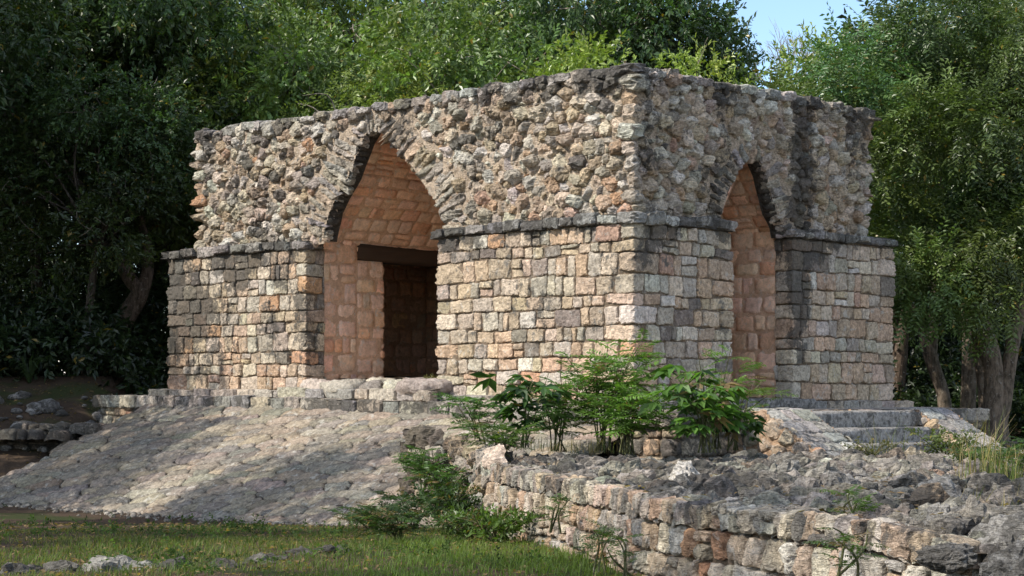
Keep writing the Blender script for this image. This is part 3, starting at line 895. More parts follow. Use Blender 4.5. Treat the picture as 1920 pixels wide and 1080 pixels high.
X, Q = grow(ctr, pn, pd, 14, 80, 44, .03, 7, 112, .03, RA * 3.2, .009, 10.)
lay(B, X, Q, frot, paint(ctr, [(.295, .25, .195), (.255, .225, .185), (.32, .265, .20), (.21, .19, .165)], [4, 4, 2, 1.5], rng, .09), lambda W: -.12 + .35 * fbm(W * .7, 8, 3), 5)
mortar(B, framp, -.0, 11.9, -.1, 3.95, .05, -.022, .008, (.085, .07, .055), None, -.1, 113)
# free left flank
V = []; 
for t in np.linspace(0, 3.9, 14):
    V += [framp(np.array([.0]), np.array([t]), np.array([.0]))[0], framp(np.array([.0]), np.array([t]), np.array([0.]))[0] * np.array([1, 1, 0]) + np.array([0, 0, -2.2])]
B.add(np.array(V), [[2 * i, 2 * i + 1, 2 * i + 3, 2 * i + 2] for i in range(13)], (.3, .26, .21), .2)
B.obj('flagstone_face', M_RAMP, ramp_o)

# ------------------------------------------------------------------ STAIRS with balustrades on the right side
stairs = tag(empty('stone_staircase', AB3(-2.2, 3.4, -1.)), 'short flight of grey stone steps between two sloping stone balustrades', 'stairs')
for k, (a0, a1, zt) in enumerate(((-2.08, -1.66, -.265), (-2.45, -1.7, -.53), (-2.82, -1.7, -.77), (-3.2, -1.7, -1.0))):
    B = Bag()
    rough_box(B, a0 + .0, a1 + .05, 1.82, 5.06, zt - .30, zt, 121 + k, (.37, .35, .325), 30, .018, 22, .12)
    B.obj('step', M_FLAG, stairs)
def balustrade(b0, b1, seed):
    rng = R_(seed); B = Bag()
    prof = [(-1.60, -.235), (-2.02, -.26), (-3.35, -1.08)]
    def ftop(s, t, d):           # s along b, t down the slope
        a = np.interp(t, [0, .42, 1.98], [p[0] for p in prof]); z = np.interp(t, [0, .42, 1.98], [p[1] for p in prof])
        na = np.interp(t, [.3, .6], [0., -.52]); nz = np.interp(t, [.3, .6], [1., .85])
        return AB3(a + na * d, b0 + s, z + nz * d + .02 * n2(s * 2, t * 2, seed))
    w = b1 - b0
    cells = ashlar(0, w, 0, 1.98, (.28, .46), (.26, .5), rng, wav=.05, split=.1)
    ctr, pn, pd = cells_planes(cells, rng, .022, .005, .02, .06)
    X, Q = grow(ctr, pn, pd, 16, 92, 44, .025, 7, seed, .02, None, .010, 9.)
    lay(B, X, Q, ftop, paint(ctr, [(.44, .41, .365), (.38, .36, .33), (.48, .45, .4)], [3, 2, 2], rng), .08, seed)
    mortar(B, ftop, 0, w, 0, 1.98, .07, -.005, .012, (.32, .28, .24), None, .0, seed)
    for bb, sg in ((b0, -1), (b1, 1)):
        def fside(s, t, d, bb=bb, sg=sg): return AB3(-1.6 - s, bb + sg * d, t)
        def above(s, t): return t > np.interp(-(1.6 + s), [p[0] for p in prof[::-1]], [p[1] for p in prof[::-1]]) - .03
        PA, RA, nf = darts((.05, 1.8, -1.1, -.22), (.06, .14), rng, lambda s, t, r: above(s, t + r * .8), 1.1, 900, .86)
        ctr, pn, pd = rubble_planes(PA, RA, 0, rng, 1.1, .0, (.05, .09), .2)
        X, Q = grow(ctr, pn, pd, 10, 100, 20, .06, 7, seed + 1, .02, RA * 1.4)
        lay(B, X, Q, fside, paint(ctr, [PINK, ORNG, BEIGE, GREY, CREAM], [4, 2, 3, 1, 2], rng), -.15, seed)
        mortar(B, fside, 0, 1.75, -1.2, -.2, .05, .0, .015, (.45, .31, .21), lambda s, t: ~above(s, t - .02), -.2, seed)
    return B.obj('balustrade', M_FLAG, stairs, False)
balustrade(.7, 1.88, 131)
balustrade(5.0, 6.05, 132)

# ------------------------------------------------------------------ GROUND
def ground_z(x, y):
    x = np.asarray(x, float); y = np.asarray(y, float)
    z = np.interp(y, [0, 14, 22, 26, 29, 34, 200], [-1.68, -1.68, -1.70, -1.80, -1.95, -1.95, -1.95])
    z = z + .05 * n2(x * .35, y * .35, 3) + .02 * n2(x * 1.6, y * 1.6, 4)
    z = z + np.clip((-x - 8.1) / .8, 0, 1) * np.clip((y - 35.2) / 1.2, 0, 1) * .6
    back = np.clip((y - 36.0) / 6, 0, 1) * np.clip((-x - 6.5) / 2, 0, 1)
    z = z + back * 1.75
    behind = np.clip((y - 40) / 6, 0, 1)
    z = np.maximum(z, -1.95 + behind * 1.2)
    right = np.clip((x - 7.5) / 2, 0, 1) * np.clip((y - 28) / 4, 0, 1)
    z = np.maximum(z, -1.95 + right * .85)
    return z
xs = np.unique(np.concatenate([np.linspace(-400, -40, 10), np.linspace(-40, -12, 20), np.linspace(-12, 14, 131), np.linspace(14, 40, 18), np.linspace(40, 400, 10)]))
ys = np.unique(np.concatenate([np.linspace(-60, 8, 12), np.linspace(8, 48, 180), np.linspace(48, 90, 20), np.linspace(90, 900, 12)]))
Xg, Yg = np.meshgrid(xs, ys, indexing='ij')
Vg = np.stack([Xg, Yg, ground_z(Xg, Yg)], -1).reshape(-1, 3)
i = np.arange(Vg.shape[0]).reshape(Xg.shape)
Qg = np.stack([i[:-1, :-1], i[1:, :-1], i[1:, 1:], i[:-1, 1:]], -1).reshape(-1, 4)
tag(link('ground', make_mesh('ground', Vg, Qg, M_EARTH)), 'bare earth and leaf litter of the forest clearing', None, None, 'structure')

# ------------------------------------------------------------------ TERRACE in front on the right
terr = tag(empty('rubble_terrace', (2.5, 20, -1.6)), 'low terrace of rough grey rubble held by a coursed stone retaining wall', 'terrace')
TW = [(-1.55, 28.4), (-.52, 26.0), (-.35, 25.0), (.35, 21.8), (1.38, 17.0), (1.92, 15.6), (2.62, 13.95), (3.14, 13.1)]
TZ = [-.66, -.85, -.90, -.92, -.95, -.945, -.935, -1.03]
twP = np.array(TW); tl = np.concatenate([[0], np.cumsum(np.hypot(*np.diff(twP, axis=0).T))])
zt_raw = lambda s: np.interp(s, tl, TZ)
def build_terrace_wall():
    # path direction goes toward the viewer: outward (left) normal must point to -x
    rng = R_(141); B = Bag()
    P = twP[:, :].copy()
    D = np.gradient(resample(P, .1), axis=0)
    q = resample(P, .1); S = np.linspace(0, tl[-1], len(q))
    T = np.gradient(q, axis=0); T /= np.linalg.norm(T, axis=1)[:, None]
    N = np.stack([T[:, 1], -T[:, 0]], -1)          # toward -x when walking to -y
    def f(s, t, d):
        k = [np.interp(s, S, q[:, c]) + np.interp(s, S, N[:, c]) * (d + .06 * (-t)) for c in (0, 1)]
        return np.stack([k[0], k[1], zt_raw(s) + t], -1)
    L = tl[-1]
    # left rough end
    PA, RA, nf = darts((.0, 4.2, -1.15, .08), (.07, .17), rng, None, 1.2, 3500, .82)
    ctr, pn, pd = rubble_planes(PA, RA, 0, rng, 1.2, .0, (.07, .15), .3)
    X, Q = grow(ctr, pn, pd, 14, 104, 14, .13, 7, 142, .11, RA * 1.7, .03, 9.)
    lay(B, X, Q, f, paint(ctr, [BEIGE, CREAM, GREY, PINK, (.44, .42, .38)], [4, 2, 3, 2, 2], rng), lambda W: -.1 + .75 * np.clip((25.9 - W[:, 1]) * -.8, 0, 1) + .3 * fbm(W, 5, 2), 5)  # extra stain toward the far end stands in for shade there
    # coursed part
    cells = ashlar(4.2, L, -1.05, 0.04, (.17, .27), (.16, .34), rng, wav=.06, split=.1)
    ctr, pn, pd = cells_planes(cells, rng, .075, .007, .08, .075, ch=(1.65, 2.0))
    X, Q = grow(ctr, pn, pd, 20, 98, 32, .06, 7, 143, .06, None, .016, 9.)
    top = ctr[:, 1] > -.3
    w = np.tile([5., 4., 2.2, 2.6, .5, .3, 1.5], (len(ctr), 1)); w[top] = [3, 2, 5, .5, 0, 1, 1]
    lay(B, X, Q, f, paint(ctr, PAL, w, rng), lambda W: -.22 + .36 * np.clip(1 + (W[:, 2] + 1.05) / .25, 0, 1) + .3 * fbm(W * 1.1, 5, 2), 5)
    pk = []
    for sa, sb, ta, tb in cells:
        for _ in range(2):
            if rng.random() < .6: pk.append((rng.uniform(sa, sb), ta) if rng.random() < .6 else (sb, rng.uniform(ta, tb)))
    pk = np.array(pk); h = rng.uniform(.02, .045, (len(pk), 2))
    c2 = np.concatenate([pk[:, :1] - h[:, :1], pk[:, :1] + h[:, :1], pk[:, 1:] - h[:, 1:], pk[:, 1:] + h[:, 1:]], 1)
    ctr, pn, pd = cells_planes(c2, rng, .05, 0, .2, .3)
    X, Q = grow(ctr, pn, pd, 7, 112, 7, .12, 12, 144, 0)
    lay(B, X, Q, f, paint(ctr, PAL, [4, 2, 3, 2, .5, 1, 1], rng), -.1, 5)
    mortar(B, f, 0, L, -1.25, -.02, .06, -.008, .03, (.22, .165, .115), None, .0, 145)
    # cap stones lying on the wall
    def fc(s, t, d):
        k = [np.interp(s, S, q[:, c]) + np.interp(s, S, N[:, c]) * (.06 - t) for c in (0, 1)]
        return np.stack([k[0], k[1], zt_raw(s) - .045 + d], -1)
    x = 0.1; cells = []
    while x < L - .2:
        w_ = rng.uniform(.25, .55); cells.append((x, x + w_, -.02, rng.uniform(.22, .36))); x += w_
    ctr, pn, pd = cells_planes(cells, rng, .07, .01, .1, .1)
    X, Q = grow(ctr, pn, pd, 18, 108, 28, .09, 6, 146, .11, None, .02, 9.)
    lay(B, X, Q, fc, paint(ctr, [GREY, (.34, .315, .275), (.44, .40, .335), BEIGE], [4, 3, 3, 2], rng), lambda W: .10 + .3 * fbm(W, 4, 2), 5)
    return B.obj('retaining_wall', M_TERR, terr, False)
build_terrace_wall()

TPOLY = np.array(TW + [(3.7, 12.8), (6.5, 11.6), (8.6, 16), (10.5, 26), (10.2, 33.5), (8.3, 34.0), (2.6, 28.5), (1.5, 29.6), (-.4, 30.2), (-1.2, 29.2)])
def tz(x, y):
    base = np.interp(y, [11, 13, 14, 16, 22, 26, 28.5, 33], [-1.12, -1.05, -.98, -.96, -.96, -.97, -1.06, -1.15])
    b2 = base + .05 * np.clip((x - 1.5) / 3, 0, 1) + .05 * n2(x * .7, y * .7, 12)
    lf = np.clip((.3 - x) / 1.2, 0, 1) * np.clip((y - 25.5) / 2, 0, 1)
    return b2 + .26 * lf - .0
def build_rubble():
    rng = R_(151); B = Bag()
    ft = lambda s, t, d: np.stack([s, t, tz(s, t) - .05 + d], -1)
    # keep stones off the cap row
    q = resample(twP, .2)
    def rej(s, t, r):
        m = ~inside(TPOLY, s, t)
        for k in range(0, len(s), 4000):
            d2 = ((s[k:k + 4000, None] - q[None, :, 0]) ** 2 + (t[k:k + 4000, None] - q[None, :, 1]) ** 2).min(1)
            m[k:k + 4000] |= d2 < .26 ** 2
        return m
    PA, RA, nf = darts((-1.6, 10.6, 11, 32.5), (.09, .215), rng, rej, 1.35, 40000, .77, (), 1.5)
    ctr, pn, pd = rubble_planes(PA, RA, 0, rng, 1.35, -.004, (.08, .21), .55, (-.05, .3), (.95, 1.3), nfront=4, elong=1.35)
    near = ctr[:, 1] < 31
    X, Q = grow(ctr, pn, pd, 18, 104, 36, .10, 6.5, 152, .16, RA * 1.7, .02, 12.)
    lay(B, X, Q, ft, paint(ctr, [(.30, .27, .225), (.22, .205, .175), (.34, .31, .26), (.33, .265, .20), (.38, .27, .19), (.44, .41, .36)], [5, 4, 3, 1.2, .2, .5], rng, .14), lambda W: .22 + .35 * fbm(W * .9, 6, 3), 5)
    # smaller fill between
    fx = [(p[0] * 1.35, p[1], r * .92) for p, r in zip(PA, RA)]
    PB, RB, nf = darts((-1.6, 10.6, 11, 32.5), (.03, .09), rng, rej, 1.35, 9000, .9, fx, 1.2)
    ctr, pn, pd = rubble_planes(PB, RB, len(fx), rng, 1.35, -.01, (.08, .14), .4, (-.1, .4))
    X, Q = grow(ctr, pn, pd, 8, 112, 7, .14, 9, 153, .05)
    lay(B, X, Q, ft, paint(ctr, [(.25, .225, .185), (.20, .185, .16), (.28, .255, .215), (.28, .225, .17)], [4, 3, 3, 2], rng, .15), .2, 5)
    # dirt bed
    gx, gy = np.meshgrid(np.arange(-1.7, 10.8, .12), np.arange(10.8, 34.2, .12), indexing='ij')
    V = np.stack([gx, gy, tz(gx, gy) - .085 + .03 * n2(gx * 5, gy * 5, 3)], -1).reshape(-1, 3)
    i = np.arange(len(V)).reshape(gx.shape); Q = np.stack([i[:-1, :-1], i[1:, :-1], i[1:, 1:], i[:-1, 1:]], -1).reshape(-1, 4)
    c = V[Q].mean(1); Q = Q[inside(TPOLY, c[:, 0], c[:, 1])]
    B.add(V, Q, np.array((.075, .06, .045)) * (1 + .3 * fbm(V * 4, 2, 3))[:, None], 0.)
    return B.obj('rubble_top', M_TERR, terr, False)
build_rubble()

# ------------------------------------------------------------------ BOULDERS
def boulder(loc, size, seed, label, group, sq=(1, .8, .7), name='boulder', pal=(.31, .295, .27), stain=.2, n=34):
    rng = R_(seed); K = 15
    v = rng.normal(0, 1, (1, K, 3)); v /= np.linalg.norm(v, axis=-1, keepdims=True)
    X, Q = grow(np.zeros((1, 3)), v, rng.uniform(.7, 1., (1, K)), n, 180, 14, .14, 2.6, seed, .16, np.full(1, 1.2), .03, 5.)
    X = X[0] * np.array(sq) * size
    X = X + (fbm(X / size * 5 + seed, seed, 3) * .04 * size)[:, None] * rng.normal(0, 1, 3)
    th = rng.uniform(0, 6.28); c, s = math.cos(th), math.sin(th)
    X = X @ np.array([[c, -s, 0], [s, c, 0], [0, 0, 1.]])
    W = X + np.array(loc)
    o = link(name, make_mesh(name, X, Q, M_TERR, np.asarray(pal) * (1 + .15 * fbm(W * 5, seed, 3))[:, None], stain + .3 * fbm(W * 2, seed, 2), False), None, loc)
    return tag(o, label, 'rock', group)
G_B = 'loose boulders at the end of the terrace'
p = px(1872, 1046, 13.4); boulder(p, .36, 161, 'large ribbed grey boulder at the lower right corner of the terrace', G_B, (1.15, .9, .8))
p = px(1765, 995, 14.4); boulder(p, .19, 162, 'pale pointed boulder lying just above the dark end block of the retaining wall', G_B, (.9, .8, 1.))
p = px(1905, 1075, 11.9); boulder(p, .24, 163, 'dark grey boulder cut off by the lower right corner of the picture', G_B, (1, .8, .8), pal=(.25, .245, .235))
p = px(1782, 1046, 13.0); boulder(p, .15, 164, 'black-stained flat block lying at the end of the retaining wall', G_B, (1.3, .9, .8), pal=(.22, .21, .195), stain=.35)
p = px(1830, 975, 14.6); boulder(p, .25, 165, 'rounded grey boulder behind the large ribbed boulder', G_B, (1.2, .9, .7))
p = px(1282, 893, 20.6); boulder(p, .24, 166, 'pale cream boulder standing out on the grey terrace rubble', G_B, (1.0, .8, .75), pal=(.60, .56, .5), stain=-.3)
p = px(1765, 935, 17.0); boulder(p, .24, 167, 'grey boulder beside the tall dry grass on the terrace', G_B, (1.1, .9, .7))
p = px(1700, 912, 18.5); boulder(p, .17, 168, 'jagged grey boulder in the middle of the terrace rubble on the right', G_B, (1.1, .9, .7))
G_K = 'rocks along the edge of the front lawn'
for k, (u, v, Y, sz, lab, st) in enumerate(((45, 1092, 18.3, .34, 'dark mossy rock at the left end of the lawn edge', .45), (205, 1082, 18.5, .40, 'pale sunlit pointed rock on the lawn edge', -.15),
        (120, 1090, 18.4, .26, 'low grey rock between the dark mossy rock and the pale pointed rock', .2), (320, 1088, 18.6, .30, 'dark rock just right of the pale pointed rock', .5), (415, 1084, 18.8, .34, 'dark grey rock under the bright weed on the lawn edge', .5),
        (500, 1068, 19.4, .24, 'small grey rock in the dry tuft on the lawn edge', .3), (560, 1048, 20.6, .26, 'grey rock half hidden by weeds at the middle of the lawn', .7), (622, 1044, 20.8, .26, 'flat shaded rock left of the dark undergrowth', .7))):
    boulder(px(u, v, Y), sz, 171 + k, lab, G_K, (1.35, .9, .62), stain=st, pal=(.17, .16, .14) if st > 0 else (.29, .275, .24))

# low walls and ledges at the sides
def low_row(name, label, cat, pts, z0, z1, seed, wr=(.3, .6), hr=(.18, .28), pal=PAL, wts=(3, 1, 5, 1, .2, 3, 1), stain=.3, F0=.06, extra_top=True):
    rng = R_(seed); f = path_map(pts, world=True); L = f.S[-1]; B = Bag()
    cells = ashlar(0, L, z0, z1, hr, wr, rng, wav=.04)
    ctr, pn, pd = cells_planes(cells, rng, F0, .01, .12, .08)
    X, Q = grow(ctr, pn, pd, 12, 112, 9, .12, 6, seed, .08, np.full(len(ctr), .4), .02, 8.)
    lay(B, X, Q, f, paint(ctr, pal, wts, rng), stain, seed)
    mortar(B, f, 0, L, z0, z1 - .02, .1, .0, .02, (.2, .17, .14), None, .2, seed)
    # top
    ft = lambda s, t, d: f(s, np.full(np.shape(s), z1) + d - .05, -t)
    cells = ashlar(0, L, .0, .6, (.28, .32), wr, rng, wav=0.)
    ctr, pn, pd = cells_planes(cells, rng, .06, .01, .1, .08)
    X, Q = grow(ctr, pn, pd, 9, 112, 8, .1, 6, seed + 1, .03)
    lay(B, X, Q, ft, paint(ctr, pal, wts, rng), stain, seed)
    o = B.obj(name, M_TERR)
    return tag(o, label, cat)
a = px(-60, 830, 37.2); b = px(146, 820, 36.8)
low_row('low_stone_wall', 'low rough stone wall in shade beside the foot of the ramp', 'wall', [(a[0], a[1]), (b[0], b[1])], -1.9, -.66, 181, (.3, .6), (.2, .32), stain=.45)
a = px(72, 790, 37.6); b = px(215, 790, 36.9)
low_row('stone_ledge', 'narrow shaded stone ledge below the left end of the platform', 'ledge', [(a[0], a[1]), (b[0], b[1])], -.95, -.55, 182, (.3, .5), (.18, .24), stain=.4)
a = px(1790, 826, 34.2); b = px(2010, 824, 35.5)
low_row('stone_ledge', 'dark stone ledge running right from the foot of the stairs', 'ledge', [(a[0], a[1]), (b[0], b[1])], -1.3, -.82, 183, (.35, .7), (.2, .28), stain=.5)

# ------------------------------------------------------------------ FOLIAGE
def unit(v): return v / (np.linalg.norm(v, axis=-1, keepdims=True) + 1e-9)

def spray_template(kind, rng):
    """leaves of one spray in a local frame (x along twig, z up): base, dir, normal, L, W"""
    b = []; d = []; n = []; L = []; W = []
    if kind == 'pinnate':
        for k in range(13):
            x = .05 + .034 * k; sg = 1 if k % 2 else -1
            b.append((x, 0, -.25 * x * x)); d.append((.55, sg * .8, -.12 + rng.normal(0, .15))); n.append((rng.normal(0, .25), rng.normal(0, .3), 1)); L.append(.105 * (1 - .25 * abs(k - 6) / 6)); W.append(.034)
    elif kind == 'broad':
        for k in range(10):
            x = .04 + .04 * k; an = rng.uniform(0, 6.28)
            b.append((x, 0, -.2 * x * x)); d.append((.6, .8 * math.cos(an), .5 * math.sin(an) - .2)); n.append((rng.normal(0, .35), rng.normal(0, .35), 1)); L.append(rng.uniform(.10, .15)); W.append(rng.uniform(.05, .07))
    elif kind == 'fern':
        for k in range(12):
            x = .04 + .024 * k
            for sg in (-1, 1):
                b.append((x, 0, -.5 * x * x)); d.append((.5, sg * .85, -.22)); n.append((rng.normal(0, .15), rng.normal(0, .15), 1)); L.append(.085 * (1 - .6 * abs(k - 5) / 7)); W.append(.017)
    elif kind == 'palmate':
        for k in range(6):
            an = (k - 2.5) * .75
            b.append((.12, 0, 0)); d.append((math.cos(an), math.sin(an), -.38 + rng.normal(0, .1))); n.append((rng.normal(0, .2), rng.normal(0, .2), 1)); L.append(.21 - .02 * abs(k - 2.5)); W.append(.078)
    elif kind == 'small':
        for k in range(9):
            x = .03 + .025 * k; an = rng.uniform(0, 6.28)
            b.append((x, 0, 0)); d.append((.5, .85 * math.cos(an), .6 * math.sin(an))); n.append((rng.normal(0, .5), rng.normal(0, .5), 1)); L.append(rng.uniform(.05, .085)); W.append(rng.uniform(.022, .034))
    b, d, n = np.array(b), unit(np.array(d, float)), np.array(n, float)
    return b, d, n, np.array(L), np.array(W)

def sprays(bag, pos, axis, kind, rng, cols, scale=(.85, 1.25), jit=.16, roll=1.0, fold=.18):
    """place one spray at every pos, pointing along axis"""
    N = len(pos)
    if N == 0: return
    sets = [spray_template(kind, rng) for _ in range(5)]
    which = rng.integers(0, 5, N)
    x = unit(axis + 0.)
    up = np.tile([0., 0, 1.], (N, 1)) + rng.normal(0, .35 * roll, (N, 3))
    y = unit(np.cross(up, x)); z = np.cross(x, y)
    M = np.stack([x, y, z], -1)
    sc = rng.uniform(*scale, N)
    for w in range(5):
        i = np.where(which == w)[0]
        if len(i) == 0: continue
        b, d, n, L, W = sets[w]
        base = pos[i][:, None] + np.einsum('nij,kj->nki', M[i], b) * sc[i][:, None, None]
        dr = unit(np.einsum('nij,kj->nki', M[i], d) + rng.normal(0, .12, (len(i), len(b), 3)))
        nr = np.einsum('nij,kj->nki', M[i], n) + rng.normal(0, .2, (len(i), len(b), 3))
        sd = unit(np.cross(dr, nr)); nr = np.cross(sd, dr)
        LL = (L[None] * sc[i][:, None] * rng.uniform(.8, 1.15, (len(i), len(b))))[..., None]; WW = (W[None] * sc[i][:, None])[..., None]
        mid = base + dr * LL * .45
        v = np.stack([base, mid + sd * WW * .5 + nr * WW * fold, base + dr * LL - nr * LL * .06, mid - sd * WW * .5 + nr * WW * fold], 2)
        V = v.reshape(-1, 3); m = len(V) // 4
        Q = np.arange(m * 4).reshape(m, 4)
        c = np.repeat(cols[i], len(b), 0) * rng.normal(1, jit, (m, 1)).clip(.5, 1.6)
        odd = rng.random(m) < .012
        c[odd] = np.array([.22, .16, .03])
        bag.add(V, Q, np.repeat(c, 4, 0))

def crown_mesh(name, seed, blobs, n, kind, base_col, mat, drop=.3, cvar=.22, scale=(.7, 1.45), gap=-.3):
    rng = R_(seed); B = Bag()
    C = np.array([b[0] for b in blobs], float); r = np.array([b[1] for b in blobs], float)
    pr = r ** 2 / (r ** 2).sum(); k = rng.choice(len(blobs), n, p=pr)
    o = unit(rng.normal(0, 1, (n, 3)))
    f = 1 - .55 * rng.random(n) ** 1.6
    pos = C[k] + o * (r[k] * f)[:, None] * np.array([1, 1, .85])
    keep = fbm(pos * 1.1 + seed, seed, 2) > gap
    pos, o, k = pos[keep], o[keep], k[keep]
    ax = unit(o * .8 + rng.normal(0, .5, o.shape) + np.array([0, 0, -drop]))
    bc = np.array(base_col)
    blobc = rng.normal(1, cvar, len(blobs)).clip(.6, 1.5)
    hue = rng.normal(0, .12, len(blobs))
    cols = bc[None] * blobc[k][:, None] * np.stack([1 + hue[k], np.ones(len(k)), 1 - hue[k]], -1)
    cols *= (1 + .25 * fbm(pos * .9, seed + 3, 2))[:, None]
    sprays(B, pos, ax, kind, rng, cols.clip(.008, .3), scale)
    return B.mesh(name, mat, False)

def blob_cloud(seed, n, rx, ry, zc, rz, r=(.7, 1.4)):
    rng = R_(seed); out = []
    for _ in range(n):
        o = unit(rng.normal(0, 1, 3)); q = rng.uniform(.35, 1) ** .6
        out.append((np.array([o[0] * rx * q, o[1] * ry * q, zc + o[2] * rz * q]), rng.uniform(*r)))
    return out

def trunk_mesh(name, seed, blobs, r0, stems=1, lean=.4, fork=.35, col=(.10, .085, .07)):  # default bark colour darkened to stand for deep shade
    rng = R_(seed); B = Bag()
    zmin = min(b[0][2] for b in blobs)
    tops = []
    for s in range(stems):
        dx, dy = rng.normal(0, lean, 2); h = max(1.2, zmin * .8)
        base = np.array([rng.normal(0, .12) * stems, rng.normal(0, .12) * stems, -.4])
        p = [base, base + np.array([dx * .25, dy * .25, h * .4]), base + np.array([dx * .7, dy * .7, h * .8 + .4]), np.array([dx * 1.3, dy * 1.3, h + 1.2])]
        tube(B, p, [r0 * 1.35, r0 * .95, r0 * .8, r0 * .6], 11, col, .1, seed + s, 6); tops.append(p[-1])
    for k, (c, r) in enumerate(blobs):
        t = tops[k % len(tops)]
        m = (t + c) / 2 + rng.normal(0, .3, 3) + np.array([0, 0, .25])
        tube(B, [t - np.array([0, 0, .3]), m, c], [r0 * .42, r0 * .22, .015], 6, col, .06, seed + k, 4)
    # fine bare twigs
    for k in range(40):
        c, r = blobs[rng.integers(len(blobs))]
        o = unit(rng.normal(0, 1, 3)); a = c + o * r * .4; b_ = c + unit(o + rng.normal(0, .5, 3)) * r * rng.uniform(1., 1.25)
        tube(B, [a, (a + b_) / 2 + rng.normal(0, .1, 3), b_], [.018, .012, .005], 4, (.30, .27, .23), 0, 1, 3)
    return B.mesh(name, M_BARK)

VARS = {}
def variant(key, seed, n_leaf, kind, col, mat, cloud, r0, stems=1, drop=.3, scale=(.75, 1.5), gap=-.12):
    blobs = blob_cloud(seed, *cloud)
    VARS[key] = (trunk_mesh('trunk', seed + 1, blobs, r0, stems), crown_mesh('crown', seed + 2, blobs, n_leaf, kind, col, mat, drop, .22, scale, gap))
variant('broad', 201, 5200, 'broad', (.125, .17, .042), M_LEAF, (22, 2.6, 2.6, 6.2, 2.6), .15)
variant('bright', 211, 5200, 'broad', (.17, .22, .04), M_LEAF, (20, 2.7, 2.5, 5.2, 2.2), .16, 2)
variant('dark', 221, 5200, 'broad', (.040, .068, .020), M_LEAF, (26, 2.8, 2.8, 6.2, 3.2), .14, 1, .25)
variant('olive', 231, 5200, 'pinnate', (.085, .12, .034), M_OLIVE, (24, 2.9, 2.6, 5.4, 2.9, (.8, 1.5)), .17, 2, .45)
variant('dapple', 256, 2400, 'pinnate', (.07, .10, .03), M_OLIVE, (16, 2.4, 2.4, 5.2, 2.3), .10, 1, .5)
variant('sparse', 251, 1500, 'pinnate', (.07, .10, .03), M_OLIVE, (16, 2.4, 2.4, 5.2, 2.3), .10, 1, .5)
variant('pinn', 241, 4600, 'pinnate', (.165, .21, .045), M_OLIVE, (18, 2.4, 2.4, 5.2, 2.3), .15, 1, .5)

def tree(name, label, group, key, x, y, s, rot, z=None, sz=None, own_trunk=None, off=0.):
    zz = float(ground_z(x, y)) if z is None else z
    root = empty(name, (x, y, zz)); tag(root, label, 'tree', group)
    root.rotation_euler = (0, 0, rot); root.scale = (s, s, sz or s)
    tm, cm = VARS[key]
    for nm, me in (('trunk', own_trunk or tm), ('crown', cm)):
        o = bpy.data.objects.new(nm, me); COL.objects.link(o); o.parent = root
        if nm == 'crown' and off: o.location = (off * math.cos(rot), -off * math.sin(rot), .9)
        if own_trunk is not None and nm == 'trunk':
            o.rotation_euler = (0, 0, -rot); o.scale = (1 / s, 1 / s, 1 / (sz or s))
    return root

# trees whose trunks show: stems given in metres from the tree's base
def stems_mesh(stems, seed, col):
    B = Bag()
    for k, (pts, rad) in enumerate(stems): tube(B, pts, rad, 12, col, .09, seed + k, 6)
    return B.mesh('trunk', M_BARK)
def from_px(base, pts, Y):
    return [px(u, v, Y + dy) - base for u, v, dy in pts]
GR = 'trees beside the right end of the gate'
base = np.array([*px(1868, 800, 39.5)[:2], -1.05])
tr = stems_mesh([(from_px(base, [(1862, 830, 0), (1862, 770, 0), (1862, 700, 0), (1845, 620, 0), (1820, 540, .2), (1790, 450, .6), (1760, 330, 1)], 39.5), [.34, .25, .21, .19, .16, .13, .08]),
                 (from_px(base, [(1850, 830, .1), (1846, 760, .1), (1838, 680, .1), (1832, 600, .3), (1838, 480, .6)], 39.5), [.2, .14, .12, .1, .06]),
                 (from_px(base, [(1872, 790, 0), (1888, 720, 0), (1900, 640, .2), (1925, 520, .5), (1945, 380, .8)], 39.5), [.2, .16, .15, .13, .08])], 301, (.22, .175, .135))
rng = R_(77)
ob = [(px(u, v, 39.5 + rng.uniform(-2.2, 1.2)) - base, rng.uniform(.65, .95)) for u, v in ((1470, 235), (1530, 200), (1600, 130), (1670, 75), (1750, 20), (1840, -10), (1900, 60), (1880, 150), (1800, 110), (1720, 150), (1640, 200), (1570, 270), (1660, 290), (1760, 230), (1850, 240), (1640, 380), (1740, 340), (1840, 350), (1910, 320), (1690, 440), (1780, 450), (1870, 460), (1900, 560), (1740, 530), (1650, 470), (1830, 560), (1940, 440), (1950, 200))]
VARS['olive_big'] = (None, crown_mesh('crown', 78, ob, 9500, 'pinnate', (.088, .13, .034), M_OLIVE, .45, .3, (1.0, 1.75), -.12))
tree('olive_tree', 'forked grey trunk with olive pinnate foliage nearest the right edge of the photo', GR, 'olive_big', base[0], base[1], 1., 0., base[2], 1., tr)
base = np.array([*px(1755, 760, 42)[:2], -1.0])
tr = stems_mesh([(from_px(base, [(1775, 830, 0), (1768, 745, 0), (1745, 670, 0), (1722, 600, .1), (1690, 560, .3), (1640, 520, .5)], 42), [.2, .16, .14, .12, .10, .07]),
                 (from_px(base, [(1748, 660, 0), (1752, 590, 0), (1756, 500, .2), (1752, 380, .4)], 42), [.11, .11, .10, .07])], 305, (.18, .15, .12))
tree('olive_tree', 'slender leaning trunk forking low behind the right end of the platform', GR, 'olive', base[0], base[1], .72, 2.2, base[2], 1.0, tr, 1.2)
base = np.array([*px(1815, 760, 43)[:2], -1.0])
tr = stems_mesh([(from_px(base, [(1815, 830, 0), (1815, 740, 0), (1818, 620, 0), (1808, 500, .2), (1800, 330, .4)], 43), [.22, .17, .16, .15, .10])], 307, (.17, .14, .11))
tree('olive_tree', 'straight upright trunk between the leaning trunk and the forked grey trunk', GR, 'olive', base[0], base[1], .8, 4.1, base[2], 1.15, tr, .9)
